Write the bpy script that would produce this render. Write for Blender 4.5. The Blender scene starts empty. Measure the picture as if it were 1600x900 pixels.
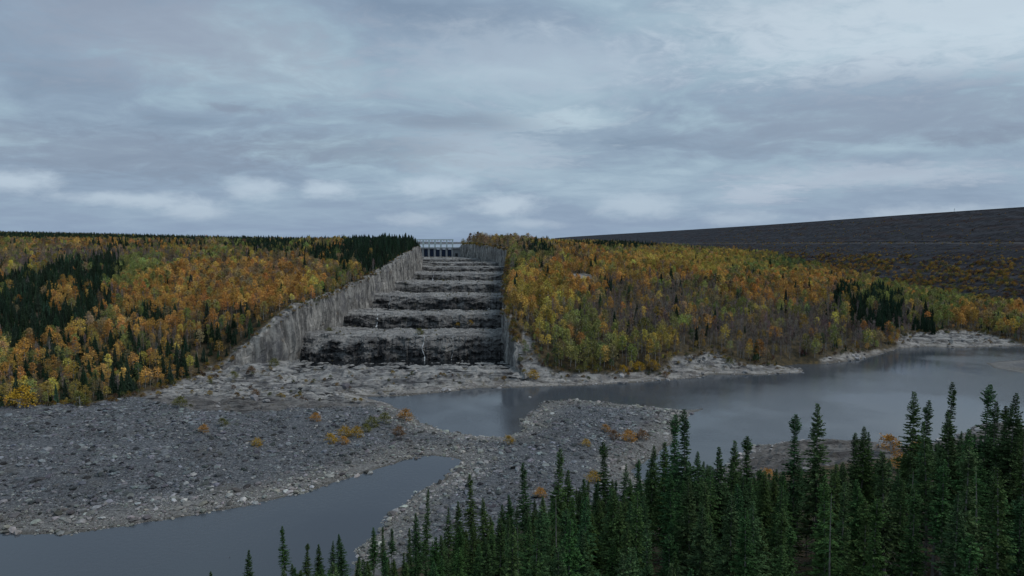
import bpy, math, random
import numpy as np
from mathutils import Vector

random.seed(7)
rng = np.random.default_rng(7)
scene = bpy.context.scene
COL = scene.collection

# ------------------------------------------------------------------ camera
F = 1067.0            # focal length in pixels of a 1600 px wide picture
HOR = 380.0           # picture row of the horizon
H = 80.0              # camera height above the river
PITCH = math.atan((450 - HOR) / F)
cam_data = bpy.data.cameras.new("camera")
cam_data.sensor_width = 36
cam_data.lens = 36 * F / 1600
cam_data.clip_start = 0.5
cam_data.clip_end = 30000
cam = bpy.data.objects.new("camera", cam_data)
cam.location = (0, 0, H)
cam.rotation_euler = (math.pi / 2 - PITCH, 0, 0)
COL.objects.link(cam)
scene.camera = cam

# ------------------------------------------------------------------ exposure
scene.view_settings.view_transform = 'Standard'
scene.view_settings.look = 'None'
scene.view_settings.gamma = 1
scene.view_settings.exposure = 0.25

# ------------------------------------------------------------------ world
SUN_EL, SUN_AZ = math.radians(55), math.radians(95)      # azimuth from +Y towards +X
world = bpy.data.worlds.new("World")
scene.world = world
world.use_nodes = True
wn, wl = world.node_tree.nodes, world.node_tree.links
wn.clear()


class NB:
    """small node-building helper"""
    def __init__(s, tree):
        s.n, s.l = tree.nodes, tree.links

    def new(s, t, **kw):
        x = s.n.new(t)
        for k, v in kw.items():
            setattr(x, k, v)
        return x

    def put(s, sock, v):
        if hasattr(v, 'links') or hasattr(v, 'is_output'):
            s.l.new(v, sock)
        else:
            if hasattr(sock, 'default_value'):
                try:
                    sock.default_value = v
                except Exception:
                    sock.default_value = (*v, 1)

    def math(s, op, a, b=0.0, c=0.0, clamp=False):
        x = s.new('ShaderNodeMath', operation=op, use_clamp=clamp)
        s.put(x.inputs[0], a); s.put(x.inputs[1], b); s.put(x.inputs[2], c)
        return x.outputs[0]

    def vmath(s, op, a, b=(0, 0, 0)):
        x = s.new('ShaderNodeVectorMath', operation=op)
        s.put(x.inputs[0], a)
        if op == 'SCALE':
            s.put(x.inputs[3], b)
        else:
            s.put(x.inputs[1], b)
        return x.outputs['Value'] if op in ('DOT_PRODUCT', 'LENGTH', 'DISTANCE') else x.outputs[0]

    def mix(s, f, a, b, blend='MIX'):
        x = s.new('ShaderNodeMix', data_type='RGBA', blend_type=blend)
        s.put(x.inputs[0], f); s.put(x.inputs[6], a); s.put(x.inputs[7], b)
        return x.outputs[2]

    def noise(s, vec, scale, detail=4, rough=0.55, dist=0.0, kind='FBM'):
        x = s.new('ShaderNodeTexNoise')
        s.put(x.inputs['Vector'], vec)
        x.inputs['Scale'].default_value = scale
        x.inputs['Detail'].default_value = detail
        x.inputs['Roughness'].default_value = rough
        x.inputs['Distortion'].default_value = dist
        return x.outputs['Fac']

    def ramp(s, f, stops, interp='LINEAR'):
        x = s.new('ShaderNodeValToRGB')
        x.color_ramp.interpolation = interp
        e = x.color_ramp.elements
        while len(e) < len(stops):
            e.new(0.5)
        for i, (p, c) in enumerate(stops):
            e[i].position = p
            e[i].color = (*c, 1) if len(c) == 3 else c
        s.put(x.inputs[0], f)
        return x.outputs[0]

    def step(s, v, a, b):
        x = s.new('ShaderNodeMapRange', interpolation_type='SMOOTHSTEP')
        s.put(x.inputs[0], v)
        x.inputs[1].default_value = a; x.inputs[2].default_value = b
        x.inputs[3].default_value = 0; x.inputs[4].default_value = 1
        return x.outputs[0]


w = NB(world.node_tree)
tc = w.new('ShaderNodeTexCoord')
D_ = tc.outputs['Generated']
sep = w.new('ShaderNodeSeparateXYZ'); w.put(sep.inputs[0], D_)
sx, sy, sz = sep.outputs
sky = w.new('ShaderNodeTexSky', sky_type='NISHITA')
sky.sun_disc = False
sky.sun_elevation = SUN_EL
sky.sun_rotation = SUN_AZ
sky.altitude = 150
sky.air_density = 1.2; sky.dust_density = 1.5; sky.ozone_density = 1.2
# cloud deck: the direction meets a flat layer overhead, so clouds shrink towards the horizon
zz = w.math('ADD', w.math('MAXIMUM', sz, 0.0), 0.16)
cx = w.math('DIVIDE', sx, zz); cy = w.math('DIVIDE', sy, zz)
comb = w.new('ShaderNodeCombineXYZ'); w.put(comb.inputs[0], w.math('MULTIPLY', cx, 0.85)); w.put(comb.inputs[1], cy); comb.inputs[2].default_value = 3.1
P0 = comb.outputs[0]
warp = w.noise(P0, 0.9, 3)
P1 = w.vmath('ADD', P0, w.vmath('SCALE', w.vmath('ADD', (0.2, 0.5, 0), (0, 0, 0)), warp))
n_big = w.noise(P1, 1.1, 5, 0.5, 0.5)
n_mid = w.noise(P1, 3.4, 7, 0.58, 0.6)
n_fine = w.noise(P1, 11.0, 6, 0.65, 0.4)
n_lobe = w.math('ADD', w.math('MULTIPLY', n_mid, 0.5), w.math('MULTIPLY', n_fine, 0.5))
dens = w.math('ADD', w.math('MULTIPLY', n_big, 0.55), w.math('ADD', w.math('MULTIPLY', n_mid, 0.36), w.math('MULTIPLY', n_fine, 0.09)))


def sky_dir(px, py):
    v = Vector((px - 800, F * math.cos(PITCH) + (450 - py) * math.sin(PITCH), -F * math.sin(PITCH) + (450 - py) * math.cos(PITCH)))
    return v.normalized()


def lobe(px, py, wx, wy, n=None, wob=0.5):
    """soft elliptical patch of cloud in one compass direction (angles in picture pixels / F)"""
    d = sky_dir(px, py)
    az, el = math.atan2(d.x, d.y), math.asin(d.z)
    a = w.math('MULTIPLY', w.math('SUBTRACT', AZ, az), F / wx)
    b = w.math('MULTIPLY', w.math('SUBTRACT', EL, el), F / wy)
    r = w.math('SQRT', w.math('ADD', w.math('MULTIPLY', a, a), w.math('MULTIPLY', b, b)))
    r = w.math('ADD', r, w.math('MULTIPLY', w.math('SUBTRACT', n, 0.5), wob * 2))
    return w.step(r, 1.15, 0.15)


AZ = w.math('ARCTAN2', sx, sy)
EL = w.math('ARCSINE', sz)
# colours in the units of the sky node (times the 0.1 below)
cloud = w.ramp(dens, [(0.38, (2.1, 2.85, 3.85)), (0.46, (2.6, 3.45, 4.5)), (0.53, (3.15, 4.25, 5.2)), (0.64, (4.2, 5.45, 6.3))])
# clearer, bluer band low in the sky
low = w.step(sz, 0.16, 0.0)
band = w.mix(w.math('MULTIPLY', low, 0.7), cloud, (2.4, 3.35, 4.95))
comb2 = w.new('ShaderNodeCombineXYZ')
w.put(comb2.inputs[0], w.math('MULTIPLY', AZ, 7.0)); w.put(comb2.inputs[1], w.math('MULTIPLY', EL, 34.0)); comb2.inputs[2].default_value = 1.7
puff = w.noise(comb2.outputs[0], 1.3, 6, 0.55, 0.3)
comb3 = w.new('ShaderNodeCombineXYZ')
w.put(comb3.inputs[0], w.math('MULTIPLY', AZ, 26.0)); w.put(comb3.inputs[1], w.math('MULTIPLY', EL, 60.0)); comb3.inputs[2].default_value = 4.7
puff2 = w.noise(comb3.outputs[0], 1.0, 5, 0.6, 0.2)
c2 = band
for (px, py, wx, wy, col, amt) in [
    (1500, 35, 420, 85, (6.4, 7.3, 8.0), 0.65), (1250, 12, 300, 45, (5.5, 6.5, 7.2), 0.5), (880, 187, 130, 22, (5.6, 6.8, 7.5), 0.6), (760, 215, 200, 50, (4.3, 5.5, 6.4), 0.4),
    (850, 100, 380, 70, (4.9, 5.8, 6.7), 0.5), (760, 240, 170, 45, (4.4, 5.2, 6.2), 0.6),
    (1350, 275, 200, 22, (5.2, 5.9, 6.9), 0.5), (1180, 305, 70, 20, (4.8, 5.5, 6.6), 0.6), (560, 235, 260, 30, (2.2, 2.7, 3.5), 0.45),
    (200, 240, 260, 40, (2.1, 2.5, 3.4), 0.45), (1380, 180, 340, 50, (2.5, 3.05, 4.0), 0.6), (720, 190, 150, 18, (2.0, 2.4, 3.2), 0.5),
    (360, 168, 60, 8, (1.9, 2.2, 3.0), 0.5), (1540, 215, 90, 14, (1.9, 2.3, 3.2), 0.5), (300, 60, 330, 90, (3.4, 3.8, 4.6), 0.5),
]:
    c2 = w.mix(w.math('MULTIPLY', lobe(px, py, wx, wy, n_lobe, 1.5), amt), c2, col)
for (px, py, wx, wy, amt) in [
    (20, 283, 60, 17, 0.8), (220, 312, 110, 12, 0.6), (310, 330, 60, 16, 0.5), (395, 293, 60, 17, 0.6), (515, 296, 50, 15, 0.7),
    (680, 290, 80, 18, 0.6), (790, 318, 70, 18, 0.7), (650, 342, 60, 12, 0.4), (1000, 322, 80, 22, 0.5), (1150, 342, 60, 14, 0.4),
    (1480, 340, 160, 18, 0.5), (830, 350, 60, 8, 0.4),
]:
    c2 = w.mix(w.math('MULTIPLY', lobe(px, py, wx * 1.0, wy * 1.15, puff2, 0.7), min(.9, amt * 1.35)), c2, (4.7, 5.7, 6.8))
cov = w.mix(0.9, sky.outputs[0], c2)
bg = w.new('ShaderNodeBackground')
w.put(bg.inputs[0], cov); bg.inputs[1].default_value = 0.088
out = w.new('ShaderNodeOutputWorld'); w.l.new(bg.outputs[0], out.inputs[0])

# ------------------------------------------------------------------ sun behind cloud
sl = bpy.data.lights.new("sun", 'SUN')
sl.energy = 1.25
sl.angle = math.radians(25)
sl.color = (1.0, 0.96, 0.9)
so = bpy.data.objects.new("sun", sl)
dv = Vector((math.sin(SUN_AZ) * math.cos(SUN_EL), math.cos(SUN_AZ) * math.cos(SUN_EL), math.sin(SUN_EL)))
so.rotation_euler = dv.to_track_quat('Z', 'Y').to_euler()
so.location = dv * 500
COL.objects.link(so)

# ================================================================== numeric helpers
CP, SP = math.cos(PITCH), math.sin(PITCH)


def pz(px, py, z=0.0):
    """point of height z on the sight line of a picture position"""
    vx, vy, vz = px - 800, F * CP + (450 - py) * SP, -F * SP + (450 - py) * CP
    k = (z - H) / vz
    return (vx * k, vy * k)


def project(x, y, z):
    dz = z - H
    f = y * CP - dz * SP
    u = y * SP + dz * CP
    f = np.maximum(f, 0.1)
    return 800 + F * x / f, 450 - F * u / f


def _hash(ix, iy, seed):
    h = (ix.astype(np.int64) * 374761393 + iy.astype(np.int64) * 668265263 + seed * 982451653) & 0xFFFFFFFF
    h = ((h ^ (h >> 13)) * 1274126177) & 0xFFFFFFFF
    return (h ^ (h >> 16)) & 0xFFFFFFFF


def perlin(x, y, seed=0):
    x = np.asarray(x, float); y = np.asarray(y, float)
    x0 = np.floor(x); y0 = np.floor(y)
    fx, fy = x - x0, y - y0
    u = fx * fx * fx * (fx * (fx * 6 - 15) + 10); v = fy * fy * fy * (fy * (fy * 6 - 15) + 10)

    def g(ox, oy):
        a = _hash(x0 + ox, y0 + oy, seed) / 4294967296.0 * 2 * math.pi
        return np.cos(a) * (fx - ox) + np.sin(a) * (fy - oy)
    a = g(0, 0) * (1 - u) + g(1, 0) * u
    b = g(0, 1) * (1 - u) + g(1, 1) * u
    return (a * (1 - v) + b * v) * 1.5


def fbm(x, y, seed=0, oct=4, gain=0.5):
    s = 0; a = 1.0; t = 0
    for k in range(oct):
        s = s + a * perlin(x * 2 ** k, y * 2 ** k, seed + k * 17); t += a; a *= gain
    return s / t


def sstep(a, b, x):
    t = np.clip((x - a) / (b - a), 0, 1)
    return t * t * (3 - 2 * t)


def poly_sdf(x, y, poly):
    """positive outside, negative inside"""
    x = np.asarray(x, float); y = np.asarray(y, float)
    d = np.full(x.shape, 1e18); inside = np.zeros(x.shape, bool)
    n = len(poly)
    for i in range(n):
        ax, ay = poly[i]; bx, by = poly[(i + 1) % n]
        ex, ey = bx - ax, by - ay
        t = np.clip(((x - ax) * ex + (y - ay) * ey) / (ex * ex + ey * ey + 1e-12), 0, 1)
        dx, dy = x - ax - t * ex, y - ay - t * ey
        d = np.minimum(d, dx * dx + dy * dy)
        if ey != 0:
            c = ((ay > y) != (by > y)) & (x < (bx - ax) * (y - ay) / (by - ay) + ax)
            inside ^= c
    d = np.sqrt(d)
    return np.where(inside, -d, d)


# ------------------------------------------------------------------ river outline
river_a = [pz(*p) for p in [(-60, 833), (0, 833), (60, 834), (120, 832), (200, 822), (300, 806), (400, 787), (470, 770), (540, 748), (600, 730),
                            (650, 711), (690, 712), (722, 720), (712, 736), (688, 752), (655, 768), (630, 790), (610, 812), (590, 832), (570, 852), (556, 872), (545, 898)]]
river_a += [(-52, 140), (-75, 118), (-120, 100), (-200, 85), (-700, 60), (-700, 190), (-300, 195)]
river_b = [pz(*p) for p in [(560, 620), (600, 619), (640, 618), (690, 613), (750, 606), (800, 606), (850, 604), (900, 603), (960, 600), (1040, 594), (1090, 590), (1108, 585),
                            (1180, 586), (1250, 583), (1256, 578), (1200, 573), (1250, 569), (1300, 568), (1340, 562), (1380, 552), (1400, 545), (1450, 541), (1500, 544), (1560, 541), (1600, 541)]]
river_b += [(480, 515), (560, 440), (700, 380), (1500, 300), (1500, 150), (700, 230), (400, 280)]
river_b += [pz(*p) for p in [(1640, 668), (1600, 665), (1560, 660), (1530, 665), (1480, 690), (1400, 700), (1330, 688), (1250, 689), (1180, 698), (1140, 725),
                             (1060, 775), (1010, 760), (985, 735), (1020, 712), (1050, 690), (1060, 662), (1072, 648), (1095, 640), (1065, 641), (1020, 636), (960, 630), (900, 625), (850, 627),
                             (838, 640), (822, 655), (815, 672), (790, 685), (740, 682), (690, 672), (655, 660), (632, 643), (605, 630)]]
spit = [pz(*p) for p in [(1540, 567), (1600, 562), (1700, 563), (1700, 590), (1600, 583), (1555, 575)]]

# ------------------------------------------------------------------ control heights of the land (x, y, z)
CT = [
    # top of the left cutting wall
    (-176, 398, 9), (-168, 405, 15), (-158, 412, 24), (-148, 420, 33), (-138, 432, 40), (-132, 470, 43), (-128, 515, 46), (-124, 558, 51), (-121, 597, 54),
    (-116, 660, 62), (-111, 718, 69), (-108, 773, 75), (-112, 850, 76), (-150, 960, 74), (-170, 1060, 72),
    # foot of the left wood
    (-260, 302, 7), (-229, 305, 7), (-203, 309, 7), (-183, 325, 7), (-177, 352, 8), (-175, 385, 8), (-350, 290, 8),
    (-260, 400, 24), (-210, 390, 22), (-205, 450, 36), (-300, 360, 20), (-300, 520, 45), (-190, 520, 46), (-250, 650, 56), (-400, 650, 58), (-170, 600, 54),
    (-350, 800, 64), (-200, 800, 72), (-600, 900, 70), (-400, 1100, 72), (-200, 1200, 75), (-500, 400, 30), (-700, 600, 50), (-800, 1500, 76),
    (-1200, 1800, 79), (-1875, 2600, 112), (-1400, 2700, 93), (-700, 2700, 72), (-200, 3000, 77), (-3000, 2500, 115), (-600, 1500, 70), (-1400, 900, 70), (-900, 300, 20),
    # apron and gravel
    (-165, 388, 7), (-120, 388, 6.5), (-60, 388, 6.5), (-5, 388, 6), (-140, 340, 6), (-80, 345, 4.5), (-40, 350, 3), (-150, 300, 7), (-200, 270, 8), (-250, 260, 9), (-120, 260, 7),
    (-170, 225, 6), (-90, 300, 5), (-60, 260, 3), (-350, 240, 8), (-20, 245, 3), (10, 270, 5), (45, 300, 4.5), (40, 250, 4.5), (0, 210, 5), (-25, 215, 4),
    # right bank and hill
    (12, 388, 4), (8, 397, 9), (5, 404, 19), (3, 418, 31), (0, 438, 38), (0, 520, 46), (0, 600, 54), (0, 700, 62), (0, 780, 67), (0, 850, 71), (-18, 920, 76), (-45, 1000, 79), (-70, 1062, 76),
    (30, 392, 4), (60, 392, 4), (100, 405, 4.5), (30, 412, 13), (70, 415, 12), (40, 440, 24), (100, 430, 15), (50, 520, 40), (90, 550, 42), (60, 650, 56), (80, 800, 68), (150, 432, 5), (150, 455, 14), (120, 480, 26), (150, 550, 37),
    (200, 470, 13), (240, 500, 10), (170, 650, 49), (180, 850, 50), (130, 1000, 60), (270, 560, 26), (300, 700, 35), (330, 800, 35), (280, 540, 9), (340, 560, 9), (380, 640, 18),
    (420, 700, 17), (400, 570, 6), (460, 660, 11), (480, 600, 6), (500, 740, 10), (520, 660, 7), (560, 900, 14), (300, 1100, 44), (450, 1100, 30), (400, 2000, 60), (100, 1500, 74), (200, 3000, 78), (900, 3000, 80), (900, 500, 12), (900, 1500, 45),
    # near bank under the camera
    (-60, 140, 4), (-100, 90, 6), (-25, 165, 5), (0, 150, 11), (0, 100, 28), (0, 60, 42), (30, 60, 48), (30, 110, 35), (50, 150, 20), (60, 200, 7), (60, 80, 48), (100, 120, 40),
    (120, 160, 26), (120, 200, 12), (60, 50, 54), (0, 25, 50), (0, 0, 52), (-40, 60, 28), (-80, 60, 12), (90, 240, 5), (115, 255, 6), (160, 250, 6), (200, 200, 16), (200, 100, 50), (220, 270, 5),
    (300, 200, 20), (-200, 40, 8), (0, -60, 55), (200, -60, 60), (-200, -60, 20), (400, 0, 60), (-15, 190, 4), (25, 195, 7),
]
CT = np.array(CT, float)


def _tps_fit(P, z, lam=60.0):
    n = len(P); S = 300.0
    Q = P / S
    d = np.sqrt(((Q[:, None] - Q[None]) ** 2).sum(-1))
    K = d + np.eye(n) * lam * 1e-4
    A = np.zeros((n + 3, n + 3)); A[:n, :n] = -K; A[:n, n] = 1; A[:n, n + 1:] = Q; A[n, :n] = 1; A[n + 1:, :n] = Q.T
    b = np.zeros(n + 3); b[:n] = z
    return np.linalg.solve(A, b), Q, S


_W, _Q, _S = _tps_fit(CT[:, :2], CT[:, 2])


def land(x, y):
    # held inside the surveyed area so the plane term cannot run away
    X = np.clip(x, -3500, 2500) / _S; Y = np.clip(y, -120, 3600) / _S
    r = np.full(np.shape(X), _W[len(_Q)]) + _W[len(_Q) + 1] * X + _W[len(_Q) + 2] * Y
    for i in range(len(_Q)):
        r = r - _W[i] * np.sqrt((X - _Q[i, 0]) ** 2 + (Y - _Q[i, 1]) ** 2)
    return r


def shore(x, y):
    d = np.minimum(poly_sdf(x, y, river_a), poly_sdf(x, y, river_b))
    s = poly_sdf(x, y, spit)
    d = np.where((d < 0) & (s < 8), np.maximum(d, -s * 0.8), d)
    far = (y > 330)
    return d + fbm(x / 14, y / 14, 5, 3) * np.where(far, 1.5, 2.6) + fbm(x / 3.5, y / 3.5, 6, 2) * 0.9


# cutting for the spillway stairs
XL = np.array([(388, -176), (395, -168), (408, -155), (417, -143), (430, -135), (509, -125), (570, -118), (649, -111.5), (733, -107), (800, -105.5), (860, -116), (960, -140), (1075, -156)], float)
XR = np.array([(388, 6), (400, 2.5), (415, -2), (430, -5), (509, -6.5), (600, -7), (700, -6), (790, -5), (830, -5), (870, -15), (950, -45), (1010, -68), (1075, -86)], float)


def xl(y): return np.interp(y, XL[:, 0], XL[:, 1])
def xr(y): return np.interp(y, XR[:, 0], XR[:, 1])


LEFTW = [pz(*p, 7) for p in [(-200, 636), (0, 636), (60, 634), (110, 632), (200, 621), (240, 612), (275, 598), (340, 577)]] + \
        [(-176, 396), (-150, 418), (-138, 435), (-126, 520), (-112, 720), (-107, 800), (-160, 1075), (-100, 1120), (-100, 6000), (-6000, 6000), (-6000, 250)]
RIGHTW = [pz(*p, 4.5) for p in [(812, 570), (850, 580), (878, 582), (960, 581), (1031, 578), (1054, 570), (1124, 562)]] + [pz(*p, 6.5) for p in [ (1155, 562), (1230, 560), (1290, 552), (1367, 538), (1397, 532), (1413, 523), (1473, 519), (1530, 517), (1600, 528)]] + \
         [(480, 560), (600, 500), (900, 440), (6000, 400), (6000, 6000), (-60, 6000), (-60, 1120), (-83, 1070), (-45, 955), (-3, 870), (-3, 440), (1, 412), (8, 402)]
NEARW = [(-400, -400), (-400, 40), (-120, 85), (-60, 132), (-20, 160), (10, 172), (40, 190), (80, 215), (130, 225), (200, 245), (300, 240), (600, 200), (1500, 120), (1500, -400)]
ROCKN = [pz(*p, 5) for p in [(190, 624), (250, 632), (300, 646), (380, 648), (450, 640), (545, 630), (600, 622)]] + [(-40, 330), (20, 345), (130, 380), (250, 430), (350, 480), (600, 480), (600, 1000), (-300, 1000), (-200, 380)]
ROCKS = [(62, 205), (95, 262), (130, 285), (240, 310), (320, 290), (320, 210), (130, 200)]


LAKE = [(-152, 1088), (-78, 1088), (-90, 1300), (-100, 1600), (-120, 2400), (-250, 3900), (-600, 8900), (-1500, 8900), (-690, 3900), (-490, 2800), (-330, 1900), (-230, 1400)]


def masks(x, y):
    n = fbm(x / 9, y / 9, 31, 3) * 5
    wood = np.minimum(np.minimum(poly_sdf(x, y, LEFTW), poly_sdf(x, y, RIGHTW)), poly_sdf(x, y, NEARW)) + n
    rock = np.minimum(poly_sdf(x, y, ROCKN), poly_sdf(x, y, ROCKS)) + n
    return sstep(1.5, -1.5, wood), sstep(2.5, -2.5, rock), wood


def height(x, y, full=False):
    x = np.asarray(x, float); y = np.asarray(y, float)
    hl = np.maximum(land(x, y), 1.0)
    d = shore(x, y)
    wood, rock, wd = masks(x, y)
    L = np.where(rock > 0.5, 9.0, 14.0)
    h = np.where(d > 0, hl * (1 - np.exp(-np.maximum(d, 0) / L)), np.maximum(0.16 * d, -5))
    grow = sstep(0, 10, d)
    far = sstep(700, 1500, y)
    h = h + wood * (fbm(x / 40, y / 40, 3, 4) * (2.2 + 4 * far)) * grow
    # tilted slabs of bedrock, broken into ledges
    q = (fbm(x / 34 + y / 70, y / 16, 11, 4) * 4.4 + x * 0.02) / 1.1
    led = (np.floor(q) + sstep(0.6, 1.0, q - np.floor(q))) * 1.1 - q * 1.1
    rk = rock * (1 - wood)
    h = h + rk * grow * (led * 2.3 + fbm(x / 12, y / 6, 12, 4) * 1.9 + np.abs(fbm(x / 6, y / 2.5, 13, 2)) * .8 - 1.6 * np.exp(-(fbm(x / 26 + y / 50, y / 9, 14, 3) / .035) ** 2))
    gv = (1 - rock) * (1 - wood)
    lake = poly_sdf(x, y, LAKE)
    h = np.where(lake < 40, np.minimum(h, 66 + np.maximum(lake + fbm(x / 60, y / 60, 15, 3) * 20, -4) * .35), h)
    h = h + gv * grow * (fbm(x / 22, y / 22, 21, 3) * 1.3 + fbm(x / 5, y / 5, 22, 3) * 0.55)
    if full:
        return h, d, wood, rock
    return h


# ================================================================== mesh helpers
def mesh_np(name, V, Fc, attrs=None, smooth=False):
    V = np.asarray(V, np.float32); Fc = np.asarray(Fc, np.int32)
    me = bpy.data.meshes.new(name)
    k = Fc.shape[1]
    me.vertices.add(len(V)); me.vertices.foreach_set('co', V.ravel())
    me.loops.add(Fc.size); me.loops.foreach_set('vertex_index', Fc.ravel())
    me.polygons.add(len(Fc))
    me.polygons.foreach_set('loop_start', np.arange(0, Fc.size, k, dtype=np.int32))
    me.polygons.foreach_set('loop_total', np.full(len(Fc), k, np.int32))
    if attrs:
        for an, av in attrs.items():
            av = np.asarray(av, np.float32)
            if av.ndim == 1:
                a = me.attributes.new(an, 'FLOAT', 'POINT'); a.data.foreach_set('value', av)
            else:
                a = me.attributes.new(an, 'FLOAT_VECTOR', 'POINT'); a.data.foreach_set('vector', av.ravel())
    me.update(calc_edges=True)
    me.validate()
    me.polygons.foreach_set('use_smooth', np.full(len(me.polygons), smooth))
    return me


def grid_faces(nr, nc):
    i = np.arange(nr - 1)[:, None] * nc + np.arange(nc - 1)[None]
    i = i.ravel()
    return np.stack([i, i + 1, i + nc + 1, i + nc], 1)


class MB:
    """collects simple shapes into one mesh"""
    def __init__(s): s.v = []; s.f = []

    def quad(s, a, b, c, d):
        n = len(s.v); s.v += [a, b, c, d]; s.f.append((n, n + 1, n + 2, n + 3))

    def box(s, x0, x1, y0, y1, z0, z1):
        n = len(s.v)
        s.v += [(x0, y0, z0), (x1, y0, z0), (x1, y1, z0), (x0, y1, z0), (x0, y0, z1), (x1, y0, z1), (x1, y1, z1), (x0, y1, z1)]
        s.f += [(n, n + 3, n + 2, n + 1), (n + 4, n + 5, n + 6, n + 7), (n, n + 1, n + 5, n + 4), (n + 1, n + 2, n + 6, n + 5), (n + 2, n + 3, n + 7, n + 6), (n + 3, n, n + 4, n + 7)]

    def tube(s, a, b, r0, r1, k=5):
        a = Vector(a); b = Vector(b); d = (b - a)
        if d.length < 1e-6: return
        d.normalize()
        u = d.orthogonal().normalized(); v = d.cross(u)
        n = len(s.v)
        for p, r in ((a, r0), (b, r1)):
            for i in range(k):
                t = 2 * math.pi * i / k
                s.v.append(tuple(p + u * math.cos(t) * r + v * math.sin(t) * r))
        for i in range(k):
            j = (i + 1) % k
            s.f.append((n + i, n + j, n + k + j, n + k + i))

    def mesh(s, name):
        return mesh_np(name, s.v, s.f)


def link(name, me, mat, parent=None):
    o = bpy.data.objects.new(name, me)
    COL.objects.link(o)
    if me is not None and mat is not None and not me.materials:
        me.materials.append(mat)
    if parent: o.parent = parent
    return o


def tag(o, label=None, cat=None, group=None, kind=None):
    if label: o['label'] = label
    if cat: o['category'] = cat
    if group: o['group'] = group
    if kind: o['kind'] = kind
    return o


# ================================================================== materials
def mat(name):
    m = bpy.data.materials.new(name); m.use_nodes = True
    nb = NB(m.node_tree)
    b = next(n for n in nb.n if n.type == 'BSDF_PRINCIPLED')
    b.inputs['Specular IOR Level'].default_value = 0.25
    return m, nb, b


def plain(name, col, rough=0.7, metal=0.0, var=0.15, scale=0.6):
    m, nb, b = mat(name)
    t = nb.new('ShaderNodeNewGeometry')
    n = nb.noise(t.outputs['Position'], scale, 5, 0.6)
    nb.put(b.inputs['Base Color'], nb.mix(n, tuple(c * (1 - var) for c in col) + (1,), tuple(min(1, c * (1 + var)) for c in col) + (1,)))
    b.inputs['Roughness'].default_value = rough; b.inputs['Metallic'].default_value = metal
    return m


def rock_colour(nb, P):
    """bare granite: pale and dark bands, blotches and fine cracks"""
    mp = nb.new('ShaderNodeMapping'); nb.put(mp.inputs[0], P); mp.inputs['Scale'].default_value = (0.28, 0.9, 2.0); mp.inputs['Rotation'].default_value = (0.06, 0.08, 0.3)
    band = nb.noise(mp.outputs[0], 0.26, 7, 0.60, 0.8)
    c = nb.ramp(band, [(0.37, (0.022, 0.022, 0.023)), (0.43, (0.11, 0.108, 0.11)), (0.50, (0.24, 0.235, 0.23)), (0.58, (0.32, 0.308, 0.295)), (0.70, (0.43, 0.41, 0.39))])
    bl = nb.noise(P, 0.09, 5, 0.6)
    c = nb.mix(nb.step(bl, 0.45, 0.62), c, (0.085, 0.075, 0.09, 1), 'MULTIPLY') if False else nb.mix(nb.math('MULTIPLY', nb.step(bl, 0.48, 0.62), 0.55), c, (0.085, 0.082, 0.088, 1))
    return c, band


# ground (all pieces of the land sheet share it so their seams cannot show)
M_ground, nb, b = mat("ground")
geo = nb.new('ShaderNodeNewGeometry'); P = geo.outputs['Position']
am = nb.new('ShaderNodeAttribute', attribute_name='mask'); ms = nb.new('ShaderNodeSeparateXYZ'); nb.put(ms.inputs[0], am.outputs['Vector'])
wood_, rock_, dist_ = ms.outputs
rc, band = rock_colour(nb, P)
rc = nb.mix(nb.math('MULTIPLY', nb.step(dist_, 0.25, 0.03), 0.3), rc, (0.27, 0.235, 0.20, 1))
lich = nb.noise(P, 0.22, 6, 0.7)
rc = nb.mix(nb.math('MULTIPLY', nb.step(lich, 0.54, 0.66), 0.7), rc, (0.10, 0.085, 0.05, 1))
gn = nb.noise(P, 1.1, 8, 0.75)
gc = nb.ramp(gn, [(0.30, (0.022, 0.024, 0.028)), (0.46, (0.075, 0.08, 0.09)), (0.58, (0.14, 0.145, 0.155)), (0.70, (0.30, 0.30, 0.30))])
gb = nb.noise(P, 0.03, 4, 0.6)
gc = nb.mix(nb.math('MULTIPLY', nb.step(dist_, 0.30, 0.03), 0.6), gc, nb.ramp(gn, [(0.3, (0.07, 0.066, 0.06)), (0.6, (0.27, 0.255, 0.235)), (0.7, (0.42, 0.40, 0.37))]))
gc = nb.mix(nb.math('MULTIPLY', nb.step(gb, 0.55, 0.68), 0.35), gc, (0.10, 0.085, 0.055, 1))
fn = nb.noise(P, 0.35, 7, 0.7)
fc = nb.ramp(fn, [(0.3, (0.02, 0.022, 0.012)), (0.5, (0.06, 0.047, 0.028)), (0.66, (0.12, 0.085, 0.035))])
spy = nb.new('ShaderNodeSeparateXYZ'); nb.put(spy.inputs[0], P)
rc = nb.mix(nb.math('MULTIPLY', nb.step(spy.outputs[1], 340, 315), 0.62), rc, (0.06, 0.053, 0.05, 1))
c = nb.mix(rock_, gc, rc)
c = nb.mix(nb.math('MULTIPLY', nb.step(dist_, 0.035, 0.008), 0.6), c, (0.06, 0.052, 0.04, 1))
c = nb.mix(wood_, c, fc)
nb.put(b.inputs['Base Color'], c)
b.inputs['Roughness'].default_value = 0.85
bump = nb.new('ShaderNodeBump'); bump.inputs['Strength'].default_value = 0.9; bump.inputs['Distance'].default_value = 0.7
nb.put(bump.inputs['Height'], nb.math('ADD', nb.noise(P, 0.8, 8, 0.7), nb.math('MULTIPLY', band, 0.8))); nb.put(b.inputs['Normal'], bump.outputs[0])

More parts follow.
